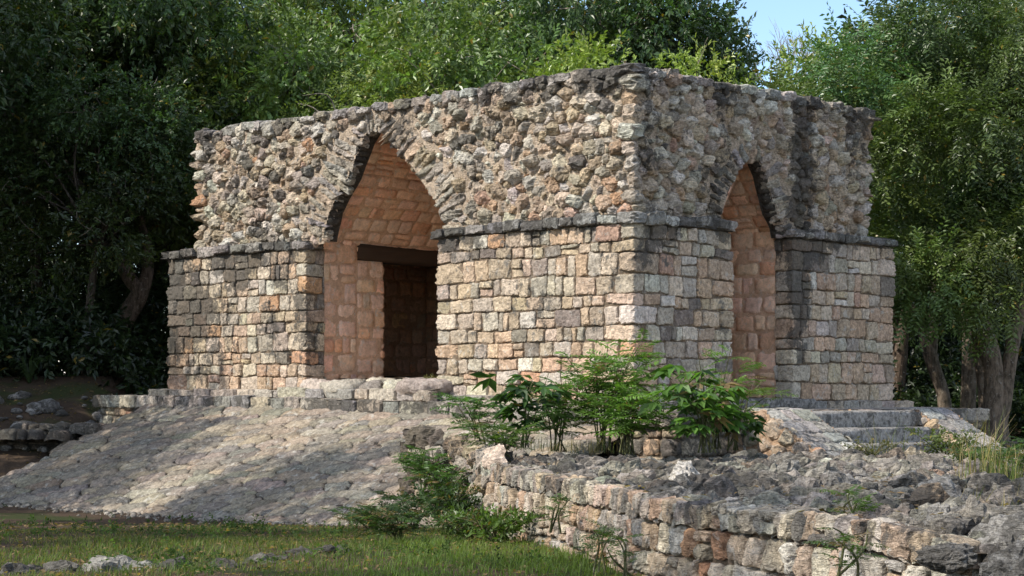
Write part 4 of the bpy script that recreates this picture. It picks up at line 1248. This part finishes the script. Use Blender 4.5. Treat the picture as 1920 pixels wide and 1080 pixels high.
base = np.array([*px(1690, 760, 45)[:2], -1.0])
tr = stems_mesh([(from_px(base, [(1688, 830, 0), (1684, 730, 0), (1690, 640, 0), (1700, 560, .2), (1712, 420, .4)], 45), [.2, .18, .16, .12, .08]), (from_px(base, [(1690, 650, 0), (1678, 610, 0), (1672, 560, 0)], 45), [.1, .08, .05])], 309, (.12, .09, .07))
tree('broadleaf_tree', 'dark knotted trunk deep in shade just right of the gate building', GR, 'broad', base[0], base[1], 1.0, 1.1, base[2], 1.1, tr)

base = np.array([*px(222, 690, 45)[:2], -.3])
tr = stems_mesh([(from_px(base, [(195, 760, 0), (213, 650, 0), (235, 600, 0), (262, 550, 0), (245, 525, 0), (218, 480, 0), (190, 425, .1), (165, 370, .2), (120, 300, .4)], 45), [.3, .24, .23, .20, .15, .14, .12, .10, .06]),
                 (from_px(base, [(262, 555, 0), (276, 510, 0), (274, 455, 0), (265, 410, 0), (268, 320, .3)], 45), [.18, .14, .11, .09, .05])], 311, (.15, .115, .09))
GL = 'shaded trees left of the gate'
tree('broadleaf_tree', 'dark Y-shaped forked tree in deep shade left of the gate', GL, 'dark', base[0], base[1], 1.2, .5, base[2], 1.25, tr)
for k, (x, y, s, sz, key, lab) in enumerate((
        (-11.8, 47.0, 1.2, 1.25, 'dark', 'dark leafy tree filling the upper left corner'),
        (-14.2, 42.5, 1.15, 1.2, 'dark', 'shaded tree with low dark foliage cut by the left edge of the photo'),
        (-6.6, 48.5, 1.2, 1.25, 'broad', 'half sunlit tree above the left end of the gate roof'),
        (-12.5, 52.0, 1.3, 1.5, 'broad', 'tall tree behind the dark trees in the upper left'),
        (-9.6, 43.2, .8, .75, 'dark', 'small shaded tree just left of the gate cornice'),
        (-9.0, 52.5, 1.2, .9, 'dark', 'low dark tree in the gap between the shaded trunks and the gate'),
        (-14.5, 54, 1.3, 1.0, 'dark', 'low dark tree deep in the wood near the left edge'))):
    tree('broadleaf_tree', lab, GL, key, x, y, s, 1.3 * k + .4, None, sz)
GC = 'sunlit trees behind the gate roof'
for k, (x, y, s, sz, key, lab) in enumerate((
        (-3.6, 46.5, 1.05, 1.15, 'pinn', 'light green tree with feathery sprays above the left arch'),
        (-.9, 48.5, 1.2, 1.25, 'broad', 'glossy green tree above the middle of the long wall'),
        (1.6, 46.0, 1.0, 1.08, 'bright', 'bright yellow-green bushy tree just above the long wall near the corner'),
        (1.9, 51.5, 1.2, 1.4, 'dark', 'dark green tree rising behind the roof corner'),
        (4.6, 46.2, .95, 1.05, 'bright', 'bright bushy tree right behind the top corner of the gate'),
        (6.3, 47.5, .85, .92, 'pinn', 'yellowish small tree below the patch of sky'),
        (7.9, 50.5, .95, 1.2, 'bright', 'bushy green tree filling the gap behind the right end of the gate roof'),
        (3.9, 53.5, .95, 1.32, 'dark', 'dark blue-green tree left of the bare branches'),
        (-3.4, 54.0, 1.3, 1.5, 'broad', 'tall tree at the top centre left behind the sprays'),
        (14.3, 47.0, 1.2, 1.5, 'olive', 'tall olive tree behind the right-hand trunks'),
        (13.6, 42.0, 1.2, 1.4, 'bright', 'fresh green tree cut by the right edge of the photo'),
        (-7.4, 57.0, 1.35, 1.75, 'broad', 'tall far tree between the dark left trees and the sunlit crowns'),
        (.6, 56.5, 1.35, 1.55, 'broad', 'tall far tree behind the roof in the top centre'))):
    tree('broadleaf_tree' if key != 'pinn' else 'pinnate_tree', lab, GC, key, x, y, s, 1.7 * k + .2, None, sz)
# bare tree against the sky
B = Bag(); rng = R_(321)
b0 = px(1478, 120, 56)
def twigs(p, d, L, r, n):
    e = p + d * L
    tube(B, [p, (p + e) / 2 + rng.normal(0, .03 * L, 3), e], [r, r * .8, r * .55], 5, (.33, .30, .27), 0, 1, 3)
    if n == 0: return
    for _ in range(3 if n > 1 else 2):
        twigs(p + d * L * rng.uniform(.55, 1), unit(d + rng.normal(0, .42, 3) * np.array([1, 1, .8])), L * rng.uniform(.55, .8), r * .55, n - 1)
twigs(np.array([b0[0], 56., -1.]), np.array([0, 0, 1.]), 9.3, .12, 0)
for dd in ((-.5, 0, .9), (.1, .1, 1), (-.15, -.2, 1), (.35, 0, .9), (-.8, 0, .7), (.6, .1, .75)): twigs(np.array([b0[0], 56., 8.]), unit(np.array(dd)), 1.3, .05, 4)
tag(B.obj('bare_tree', M_BARK), 'leafless grey tree with fine branches against the patch of blue sky', 'tree')

# shade trees outside the frame to the left (their shadows fall on the ramp, the lawn and the left wood)
GS = 'trees left of the picture that shade the clearing'
for k, (x, y, s, sz, key) in enumerate(((-19, 45.5, 1.3, 1.5, 'dark'), (-17.8, 40.5, 1.25, 1.3, 'dark'), (-22, 40, 1.4, 1.6, 'broad'), (-11.5, 26.0, .75, 1.45, 'pinn'), (-14.6, 30.6, .72, 1.5, 'pinn'), (-10.4, 21.0, .85, 1.1, 'dapple'), (-24, 47, 1.5, 1.7, 'dark'), (-16.2, 38.6, 1.05, 1.5, 'dark'), (-18, 50, 1.3, 1.6, 'dark'), (-17.4, 34.0, 1.05, 1.45, 'dark'), (-9.6, 11.6, 1.15, 2.0, 'sparse'))):
    tree('shade_tree', 'tall leafy tree outside the left edge whose shadow falls on the clearing', GS, key, x, y, s, .9 * k, None, sz)

# far wood closing the view, deep shade put into its leaf colour
rng = R_(331); B = Bag(); n = 24000
x = rng.uniform(-34, 34, n); y = rng.uniform(60, 70, n)
top = 12 + 2.5 * n2(x * .15, x * 0, 5)
top = np.where((x > 6.2) & (x < 11.5), 7.6 + .8 * n2(x * .8, x * 0, 4), top)
z = -1 + rng.random(n) * (top + 1)
pos = np.stack([x, y, z], -1)
sprays(B, pos, unit(rng.normal(0, 1, (n, 3)) + np.array([0, -.6, -.2])), 'broad', rng, np.tile([.028, .048, .016], (n, 1)) * rng.normal(1, .2, (n, 1)).clip(.5, 1.5), (2.2, 3.4))
tag(B.obj('far_wood', M_LEAF, None, False), 'dense mass of far forest foliage behind the trees', None, None, 'stuff')

# undergrowth at both sides, leaf colour darkened to stand for deep shade
rng = R_(341); B = Bag(); n = 8000
x = np.concatenate([rng.uniform(-15, -6.2, n * 3 // 5), rng.uniform(7.6, 16, n * 2 // 5)]); y = np.concatenate([rng.uniform(41.5, 50, n * 3 // 5), rng.uniform(43.5, 52, n * 2 // 5)])
h = np.clip(1.2 + 1.0 * n2(x * .6, y * .6, 6), .2, 3) * rng.random(len(x)) ** .7 + np.clip((y - 45) * .55, 0, 2.6) * rng.random(len(x))
pos = np.stack([x, y, ground_z(x, y) + h], -1)
sprays(B, pos, unit(rng.normal(0, 1, (len(x), 3)) + np.array([-.2, -.3, .25])), 'broad', rng, np.tile([.022, .04, .014], (len(x), 1)) * rng.normal(1, .25, (len(x), 1)).clip(.5, 1.6), (1., 1.7))
tag(B.obj('undergrowth', M_LEAF, None, False), 'low dark undergrowth on the forest floor', None, None, 'stuff')

# ------------------------------------------------------------------ shrubs in front of the gate
def shrub(name, label, cat, group, base, stems, seed, kind, n_per, col, height, spread, scale, lean=.0, stem_col=(.12, .13, .06), fill=1.):
    rng = R_(seed); root = empty(name, tuple(base)); tag(root, label, cat, group)
    S = Bag(); L = Bag(); pos = []; ax = []
    for k in range(stems):
        an = rng.uniform(0, 6.28); h = height * rng.uniform(.65, 1.05); sp = spread * rng.uniform(.3, 1.)
        tip = np.array([math.cos(an) * sp + lean, math.sin(an) * sp * .8, h])
        p0 = np.array([rng.normal(0, .06), rng.normal(0, .06), -.05]); mid = tip * np.array([.35, .35, .55]) + rng.normal(0, .04, 3)
        tube(S, [p0, mid, tip], [.012, .009, .004], 5, stem_col, 0, 1, 5)
        for q in range(n_per):
            t = rng.uniform(.25, 1) ** .8
            p = (1 - t) ** 2 * p0 + 2 * t * (1 - t) * mid + t * t * tip
            an2 = rng.uniform(0, 6.28); d = np.array([math.cos(an2), math.sin(an2), rng.uniform(-.1, .6)])
            if kind == 'palmate':
                pet = p + d * rng.uniform(.08, .2); tube(S, [p, pet], [.004, .003], 4, stem_col, 0, 1, 2); p = pet; d = d * np.array([1, 1, .3])
            pos.append(p); ax.append(d)
    pos = np.array(pos); ax = unit(np.array(ax))
    cols = np.tile(col, (len(pos), 1)) * rng.normal(1, .2, (len(pos), 1)).clip(.55, 1.6)
    dry = rng.random(len(pos)) < .07
    cols[dry] = np.array([.16, .115, .055])
    sprays(L, pos, ax, kind, rng, cols, scale, .2, .6)
    for nm, b, m, sm in (('stem', S, M_BARK, True), ('foliage', L, M_SHRUB, False)):
        o = bpy.data.objects.new(nm, b.mesh(nm, m, sm)); COL.objects.link(o); o.parent = root
    return root
def at(u, v, Y):
    p = px(u, v, Y); return p
FERN = (.11, .20, .04); FERND = (.07, .14, .036); PALM = (.04, .085, .022); PALM2 = (.075, .15, .032)
GF = 'feathery shrubs in front of the gate corner'; GP = 'broad-leaved shrubs in front of the gate corner'
shrub('feathery_shrub', 'tall feathery light green shrub right in front of the gate corner', 'shrub', GF, at(1130, 838, 27.2), 15, 401, 'fern', 12, FERN, 1.42, .6, (1.2, 2.0))
shrub('feathery_shrub', 'dense feathery shrub between the two broad-leaved shrubs', 'shrub', GF, at(1175, 845, 26.6), 14, 402, 'fern', 11, FERN, .85, .6, (1.1, 1.8))
shrub('feathery_shrub', 'feathery shrub leaning left behind the dark broad-leaved shrub', 'shrub', GF, at(1045, 840, 27.6), 10, 403, 'fern', 10, FERND, 1.0, .6, (1.1, 1.8))
shrub('feathery_shrub', 'small feathery sapling on the rubble near the top of the ramp', 'shrub', GF, at(905, 835, 26.8), 6, 404, 'fern', 8, FERND, .75, .5, (1.1, 1.7), -.12)
shrub('feathery_shrub', 'arching feathery sprays reaching up in front of the right doorway', 'shrub', GF, at(1345, 835, 27.4), 6, 405, 'fern', 9, FERN, 1.35, .5, (1., 1.5))
shrub('feathery_shrub', 'low bright feathery sprig in front of the right door sill', 'shrub', GF, at(1395, 780, 28.4), 4, 406, 'fern', 7, (.10, .17, .03), .55, .35, (.9, 1.2), .2)
shrub('broadleaf_shrub', 'dark broad-leaved shrub with drooping palmate leaves left of the feathery shrub', 'shrub', GP, at(985, 832, 26.4), 6, 411, 'palmate', 6, PALM, .98, .45, (1.1, 1.6))
shrub('broadleaf_shrub', 'large glossy broad-leaved shrub right of the gate corner', 'shrub', GP, at(1325, 842, 26.2), 11, 412, 'palmate', 7, PALM2, 1.12, .58, (1.0, 1.55))
shrub('broadleaf_shrub', 'lower leafy part of shrubs in front of the left stair balustrade', 'shrub', GP, at(1375, 838, 27.0), 7, 413, 'palmate', 7, (.045, .09, .022), .62, .4, (.8, 1.15))
GU = 'weeds along the foot of the terrace wall'
WE = [((700, 990, 26.0), 'fern', .3, .55, (.045, .085, .025), 'dark feathery weed clump at the foot of the ramp'), ((770, 1000, 25.2), 'fern', .5, .5, (.035, .07, .02), 'tall dark weed clump against the left end of the terrace wall'),  # dark clumps by the ramp have shade put into their leaf colour
      ((850, 1000, 24.8), 'small', .6, .5, (.035, .066, .018), 'dense small-leaved weed clump at the terrace corner'),
      ((745, 1045, 22.6), 'fern', .42, .5, (.05, .09, .026), 'feathery weeds at the middle of the lower edge'), ((880, 1045, 22.6), 'small', .3, .5, (.06, .10, .024), 'fresh green weeds under the corner of the terrace wall'),
      ((800, 910, 26.6), 'fern', .5, .35, FERND, 'small feathery sprig climbing the rough end of the terrace wall'), ((845, 960, 25.8), 'fern', .55, .35, (.06, .12, .025), 'feathery sprig hanging on the terrace wall corner'),
      ((930, 1062, 21.8), 'small', .35, .5, (.075, .125, .025), 'bright low weeds under the terrace wall'),
      ((940, 850, 25.2), 'fern', .35, .35, (.07, .12, .025), 'small weed between the capping stones of the terrace wall')]
for k, ((u, v, Y), kind, h, sp, col, lab) in enumerate(WE):
    p = at(u, v, Y); 
    if v > 985: p[2] = ground_z(p[0], p[1])
    shrub('weed_clump', lab, 'weeds', GU, p, 9 if kind == 'fern' else 13, 421 + k, kind, 9, col, h, sp, (.9, 1.35) if kind == 'fern' else (.8, 1.3))
GW = 'sprigs growing from the terrace wall face'
for k, (u, v, Y, h, lab) in enumerate(((1165, 1062, 17.6, .42, 'feathery sprig low on the middle of the retaining wall'), (1075, 990, 19.6, .3, 'tiny sprig in a joint near the left of the retaining wall'), (1640, 1075, 13.2, .36, 'feathery sprig with a pale stem on the right of the retaining wall'), (1630, 985, 14.6, .28, 'small sprig on top of the right end of the retaining wall'), (1210, 1075, 16.8, .35, 'leafy sprig at the lower edge under the retaining wall'))):
    p = at(u, v, Y); p[0] -= .18
    shrub('wall_sprig', lab, 'plant', GW, p, 3, 441 + k, 'fern', 6, (.07, .12, .03), h, .2, (.6, .9))
GT = 'plants at the right end of the terrace'
shrub('feathery_shrub', 'feathery shrub cut by the right edge of the photo above the terrace', 'shrub', GT, at(1925, 915, 20.5), 9, 451, 'fern', 12, (.06, .115, .03), .62, .5, (.8, 1.2))
shrub('weed_clump', 'pale yellowish weeds at the foot of the right stair balustrade', 'weeds', GT, at(1775, 860, 27.5), 12, 452, 'small', 8, (.10, .13, .04), .4, .5, (.8, 1.2))
shrub('weed_clump', 'small leafy weeds on the grey rubble below the right balustrade', 'weeds', GT, at(1845, 890, 24), 12, 453, 'small', 8, (.07, .11, .03), .35, .5, (.8, 1.2))
shrub('weed_clump', 'sparse weeds before the lowest stair step', 'weeds', GT, at(1640, 868, 27.5), 8, 454, 'small', 5, (.11, .11, .05), .3, .4, (.7, 1.0))
shrub('weed_clump', 'dry tuft of weeds on the door sill at the right jamb of the left arch', 'weeds', None, at(810, 730, 33.2), 10, 455, 'small', 6, (.13, .13, .05), .18, .22, (.5, .8))
# agave-like leaves in the shade at the left
rng = R_(461); B = Bag()
p0 = at(55, 720, 41.5)
for k in range(26):
    an = rng.uniform(0, 6.28); L = rng.uniform(.6, 1.0); up = rng.uniform(.5, 1.)
    d = np.array([math.cos(an) * .6, math.sin(an) * .6, 1.]) * L
    q = np.array([p0, p0 + d * .5 + np.array([0, 0, .1]), p0 + d * np.array([1.2, 1.2, .8 * up])]); w = .03
    sdv = unit(np.cross(d, [0, 0, 1.])) * w
    V = np.array([q[0] - sdv, q[0] + sdv, q[1] + sdv, q[1] - sdv, q[2] + sdv * .1, q[2] - sdv * .1])
    B.add(V, [[0, 1, 2, 3], [3, 2, 4, 5]], (.05, .08, .035))
tag(B.obj('spiky_plant', M_SHRUB, None, False), 'spiky long-leaved plant in deep shade near the left edge', 'plant')

# ------------------------------------------------------------------ grass
def blades(x, y, z, h, w, rng, col, lean=.5, seg=2):
    n = len(x); an = rng.uniform(0, 6.28, n); ca, sa = np.cos(an), np.sin(an)
    b = np.stack([x, y, z], -1); side = np.stack([-sa, ca, 0 * sa], -1) * (w / 2)[:, None]
    le = rng.uniform(.1, lean, n) * h; fw = np.stack([ca * le, sa * le, 0 * sa], -1)
    up = np.stack([0 * h, 0 * h, h], -1)
    m = b + up * .55 + fw * .3; t = b + up * (1 - .25 * (le / h)[:, None]) + fw
    V = np.stack([b - side, b + side, m + side * .75, m - side * .75, t + side * .12, t - side * .12], 1).reshape(-1, 3)
    o = np.arange(n)[:, None] * 6
    Q = np.concatenate([o + np.array([[0, 1, 2, 3]]), o + np.array([[3, 2, 4, 5]])])
    return V, Q, np.repeat(col, 6, 0)
rng = R_(471); B = Bag(); n = 90000
y = 16.5 + 11.2 * rng.random(n) ** 1.15; x = rng.uniform(-8.5, 1.2, n)
k = abs(x) < y * .30
dens = np.clip(.62 + .8 * n2(x * .7, y * .7, 8) + .5 * n2(x * 2.3, y * 2.3, 18), .06, 1) * np.clip((28.0 - y) / 1.6, 0, 1)
bare = np.clip(((x + 4.0 + (26 - y) * .5) / -1.0), 0, 1) * np.clip((y - 24.6) / 1.0, 0, 1)      # trodden earth at the left
k &= rng.random(n) < dens * (1 - .97 * bare)
wx = np.interp(y, [p[1] for p in TW][::-1], [p[0] for p in TW][::-1])
k &= x < wx - .12
x, y = x[k], y[k]; n = len(x)
g = n2(x * .9, y * .9, 9)
lush = np.clip((x + 2.2) / 1.2, 0, 1) * np.clip((23.2 - y) / 1.5, 0, 1)
h = rng.uniform(.02, .085, n) * (1 + .6 * g) * np.where(y < 22.5, 1.2, .8) * (1 + .35 * lush)
dry = (rng.random(n) < .18 + .22 * n2(x * .6, y * .6, 29))[:, None]
dry &= (rng.random(n) > lush)[:, None]
c = np.where(dry, np.array([.20, .165, .08]), np.array([.088, .122, .034]) * (1 + .35 * n2(x * 1.7, y * 1.7, 19))[:, None] + np.array([.03, .012, .004]) * np.clip(n2(x * .8, y * .8, 23), 0, 1)[:, None] + lush[:, None] * np.array([.022, .04, .006])) * rng.normal(1, .22, (n, 1)).clip(.5, 1.6)
B.add(*blades(x, y, ground_z(x, y) - .01, h, rng.uniform(.006, .012, n), rng, c, .9))
rw = R_(475); nw = 1500
xw = rw.uniform(-7, .6, nw); yw = rw.uniform(17, 25.5, nw)
kw = (n2(xw * .8, yw * .8, 31) + .5 * n2(xw * 2.5, yw * 2.5, 32) > .12) & (xw < np.interp(yw, [p[1] for p in TW][::-1], [p[0] for p in TW][::-1]) - .15)
xw, yw = xw[kw], yw[kw]
pw = np.stack([xw, yw, ground_z(xw, yw) + rw.uniform(.0, .10, len(xw))], -1)
sprays(B, pw, unit(rw.normal(0, 1, (len(xw), 3)) * np.array([1, 1, .3]) + np.array([0, 0, .45])), 'small', rw, np.tile([.06, .10, .028], (len(xw), 1)) * rw.normal(1, .3, (len(xw), 1)).clip(.4, 1.7), (.5, .95))
tag(B.obj('grass', M_GRASS, None, False), 'short patchy grass on the front lawn', None, None, 'stuff')
GD = 'tall dry grass tufts'
for kk, (u, v, Y, n, h0, sp, lab) in enumerate(((1835, 905, 19.5, 60, .85, .18, 'tall dry grass stalks standing beside the right balustrade'), (1893, 925, 18.5, 130, .55, .3, 'thick green grass tuft at the right edge of the terrace'),
        (1665, 868, 27.6, 26, .75, .3, 'thin dry stalks in front of the stone steps'), (430, 1062, 20.2, 60, .3, .3, 'dry bent grass tuft on the rocks of the lawn edge'), (1015, 838, 26.9, 60, .24, .5, 'yellowing grass under the dark broad-leaved shrub'), (1100, 842, 26.8, 60, .24, .5, 'yellowish dry grass under the feathery shrubs'), (1880, 985, 15.5, 40, .4, .3, 'thin grass blades among the lower right boulders'))):
    rng = R_(480 + kk); p = at(u, v, Y)
    x = p[0] + rng.normal(0, sp * .6, n); y = p[1] + rng.normal(0, sp * .6, n); h = h0 * rng.uniform(.5, 1.1, n)
    c = np.where((rng.random(n) < (.25 if kk == 1 else .7))[:, None], np.array([.30, .24, .13]), np.array([.10, .13, .04])) * rng.normal(1, .2, (n, 1)).clip(.5, 1.5)
    B = Bag(); B.add(*blades(x, y, np.full(n, p[2] - .05), h, rng.uniform(.006, .012, n), rng, c, .6))
    o = B.obj('grass_tuft' if kk < 3 else 'dry_grass', M_GRASS, None, False)
    tag(o, lab, 'grass', GD) if kk < 3 else tag(o, lab, None, None, 'stuff')

rng = R_(496); B = Bag(); n = 5200
x = np.concatenate([rng.uniform(-8, .5, 2600), rng.uniform(-.5, 8, 1300), rng.uniform(-12, -7, 1300)]); y = np.concatenate([rng.uniform(17, 27.5, 2600), rng.uniform(13, 28, 1300), rng.uniform(35, 42, 1300)])
wl = np.interp(y, [p[1] for p in TW][::-1], [p[0] for p in TW][::-1])
tm = inside(TPOLY, x, y); keep = tm | (x < wl - .1)
x, y, tm = x[keep], y[keep], tm[keep]; n = len(x)
z = np.where(tm, tz(x, y) + .05, ground_z(x, y) + .012 + .02 * rng.random(n))
an = rng.uniform(0, 6.28, n); L = rng.uniform(.02, .05, n); W2 = L * .42
d = np.stack([np.cos(an), np.sin(an), rng.normal(0, .25, n)], -1) * L[:, None]; sd = np.stack([-np.sin(an), np.cos(an), rng.normal(0, .3, n)], -1) * W2[:, None]
P0 = np.stack([x, y, z], -1)
V = np.stack([P0 - d, P0 - sd + [0, 0, .006], P0 + d, P0 + sd + [0, 0, .006]], 1).reshape(-1, 3)
B.add(V, np.arange(n * 4).reshape(n, 4), np.repeat(np.array([.20, .135, .07]) * rng.normal(1, .35, (n, 1)).clip(.35, 1.9), 4, 0))
tag(B.obj('leaf_litter', M_GRASS, None, False), 'dry fallen leaves scattered on lawn, terrace and forest floor', None, None, 'stuff')

# gravel at the foot of the ramp and rocks on the left mound
def scatter(name, label, pts, r, seed, n=8, col=(.34, .31, .27), stain=.1):
    rng = R_(seed); N = len(pts); K = 11
    v = unit(rng.normal(0, 1, (N, K, 3)))
    X, Q = grow(np.zeros((N, 3)), v, rng.uniform(.7, 1., (N, K)), n, 180, 9, .0, 2, seed, 0, np.full(N, 1.15))
    X = X * r[:, None, None] * np.array([1.2, 1., .7]) + pts[:, None]
    W = X.reshape(-1, 3); c = np.repeat(np.tile(col, (N, 1)) * rng.normal(1, .2, (N, 1)).clip(.5, 1.5), X.shape[1], 0)
    B = Bag(); B.add(W, Q, c * (1 + .15 * fbm(W * 8, seed, 2))[:, None], stain)
    return tag(B.obj(name, M_TERR), label, None, None, 'stuff')
rng = R_(491); n = 520
s = rng.uniform(0, 9.5, n); x, y = AB(11 - s, -4.55 - abs(rng.normal(0, .35, n)))
scatter('gravel', 'pale gravel and small stones along the foot of the ramp', np.stack([x, y, ground_z(x, y) + .01], -1), .012 + .05 * rng.random(n) ** 3, 492, 6)
rng = R_(493); n = 160
x = rng.uniform(-13, -7.2, n); y = rng.uniform(36.8, 40.5, n); 
scatter('rubble', 'shaded loose rubble on the mound left of the gate', np.stack([x, y, ground_z(x, y) + .03], -1), .05 + .2 * rng.random(n) ** 2, 494, 9, (.28, .27, .26), .3)

# ------------------------------------------------------------------ LIGHT, SKY, CAMERA
EL = RAD(43); az = np.array([-.90, -.44]); az /= np.linalg.norm(az)
to_sun = np.array([az[0] * math.cos(EL), az[1] * math.cos(EL), math.sin(EL)])
import mathutils
sun = bpy.data.lights.new('sun', 'SUN'); sun.energy = 3.7; sun.angle = RAD(.5); sun.color = (1., .93, .82)
so = bpy.data.objects.new('sun', sun); COL.objects.link(so)
so.rotation_euler = mathutils.Vector(to_sun).to_track_quat('Z', 'Y').to_euler()
so.location = tuple(to_sun * 60)
w = bpy.data.worlds.new('World'); SC.world = w; w.use_nodes = True
nt = w.node_tree; nt.nodes.clear()
sky = nd(nt, 'ShaderNodeTexSky', sky_type='NISHITA'); sky.sun_disc = False; sky.dust_density = .3; sky.ozone_density = 3.0
sky.sun_elevation = EL; sky.sun_rotation = math.atan2(to_sun[0], to_sun[1])
bg = nd(nt, 'ShaderNodeBackground'); bg.inputs[1].default_value = .14
tc = nd(nt, 'ShaderNodeTexCoord')
mp = nd(nt, 'ShaderNodeMapping'); mp.inputs['Scale'].default_value = (1, 1, 2.2); mp.inputs['Location'].default_value = (.35, .1, .0); nt.links.new(tc.outputs['Generated'], mp.inputs['Vector'])
cl = ramp(nt, noise(nt, mp.outputs[0], 5.5, 7, .55), .47, .62)
nt.links.new(mix(nt, math_(nt, 'MULTIPLY', cl, .8), sky.outputs[0], (9.0, 8.7, 8.3)), bg.inputs[0])
wo = nd(nt, 'ShaderNodeOutputWorld'); nt.links.new(bg.outputs[0], wo.inputs[0])

cam = bpy.data.cameras.new('camera'); cam.sensor_width = 36; cam.lens = 36 * F / 1920; cam.shift_y = (740 - 540) / 1920
cam.clip_start = .1; cam.clip_end = 2000
co = bpy.data.objects.new('camera', cam); COL.objects.link(co); co.location = (0, 0, 0); co.rotation_euler = (RAD(90), 0, 0)
SC.camera = co
SC.view_settings.view_transform = 'Standard'; SC.view_settings.look = 'None'; SC.view_settings.exposure = .74; SC.view_settings.gamma = 1
SC.cycles.max_bounces = 8; SC.cycles.diffuse_bounces = 4; SC.cycles.transmission_bounces = 4
SC.cycles.use_denoising = True
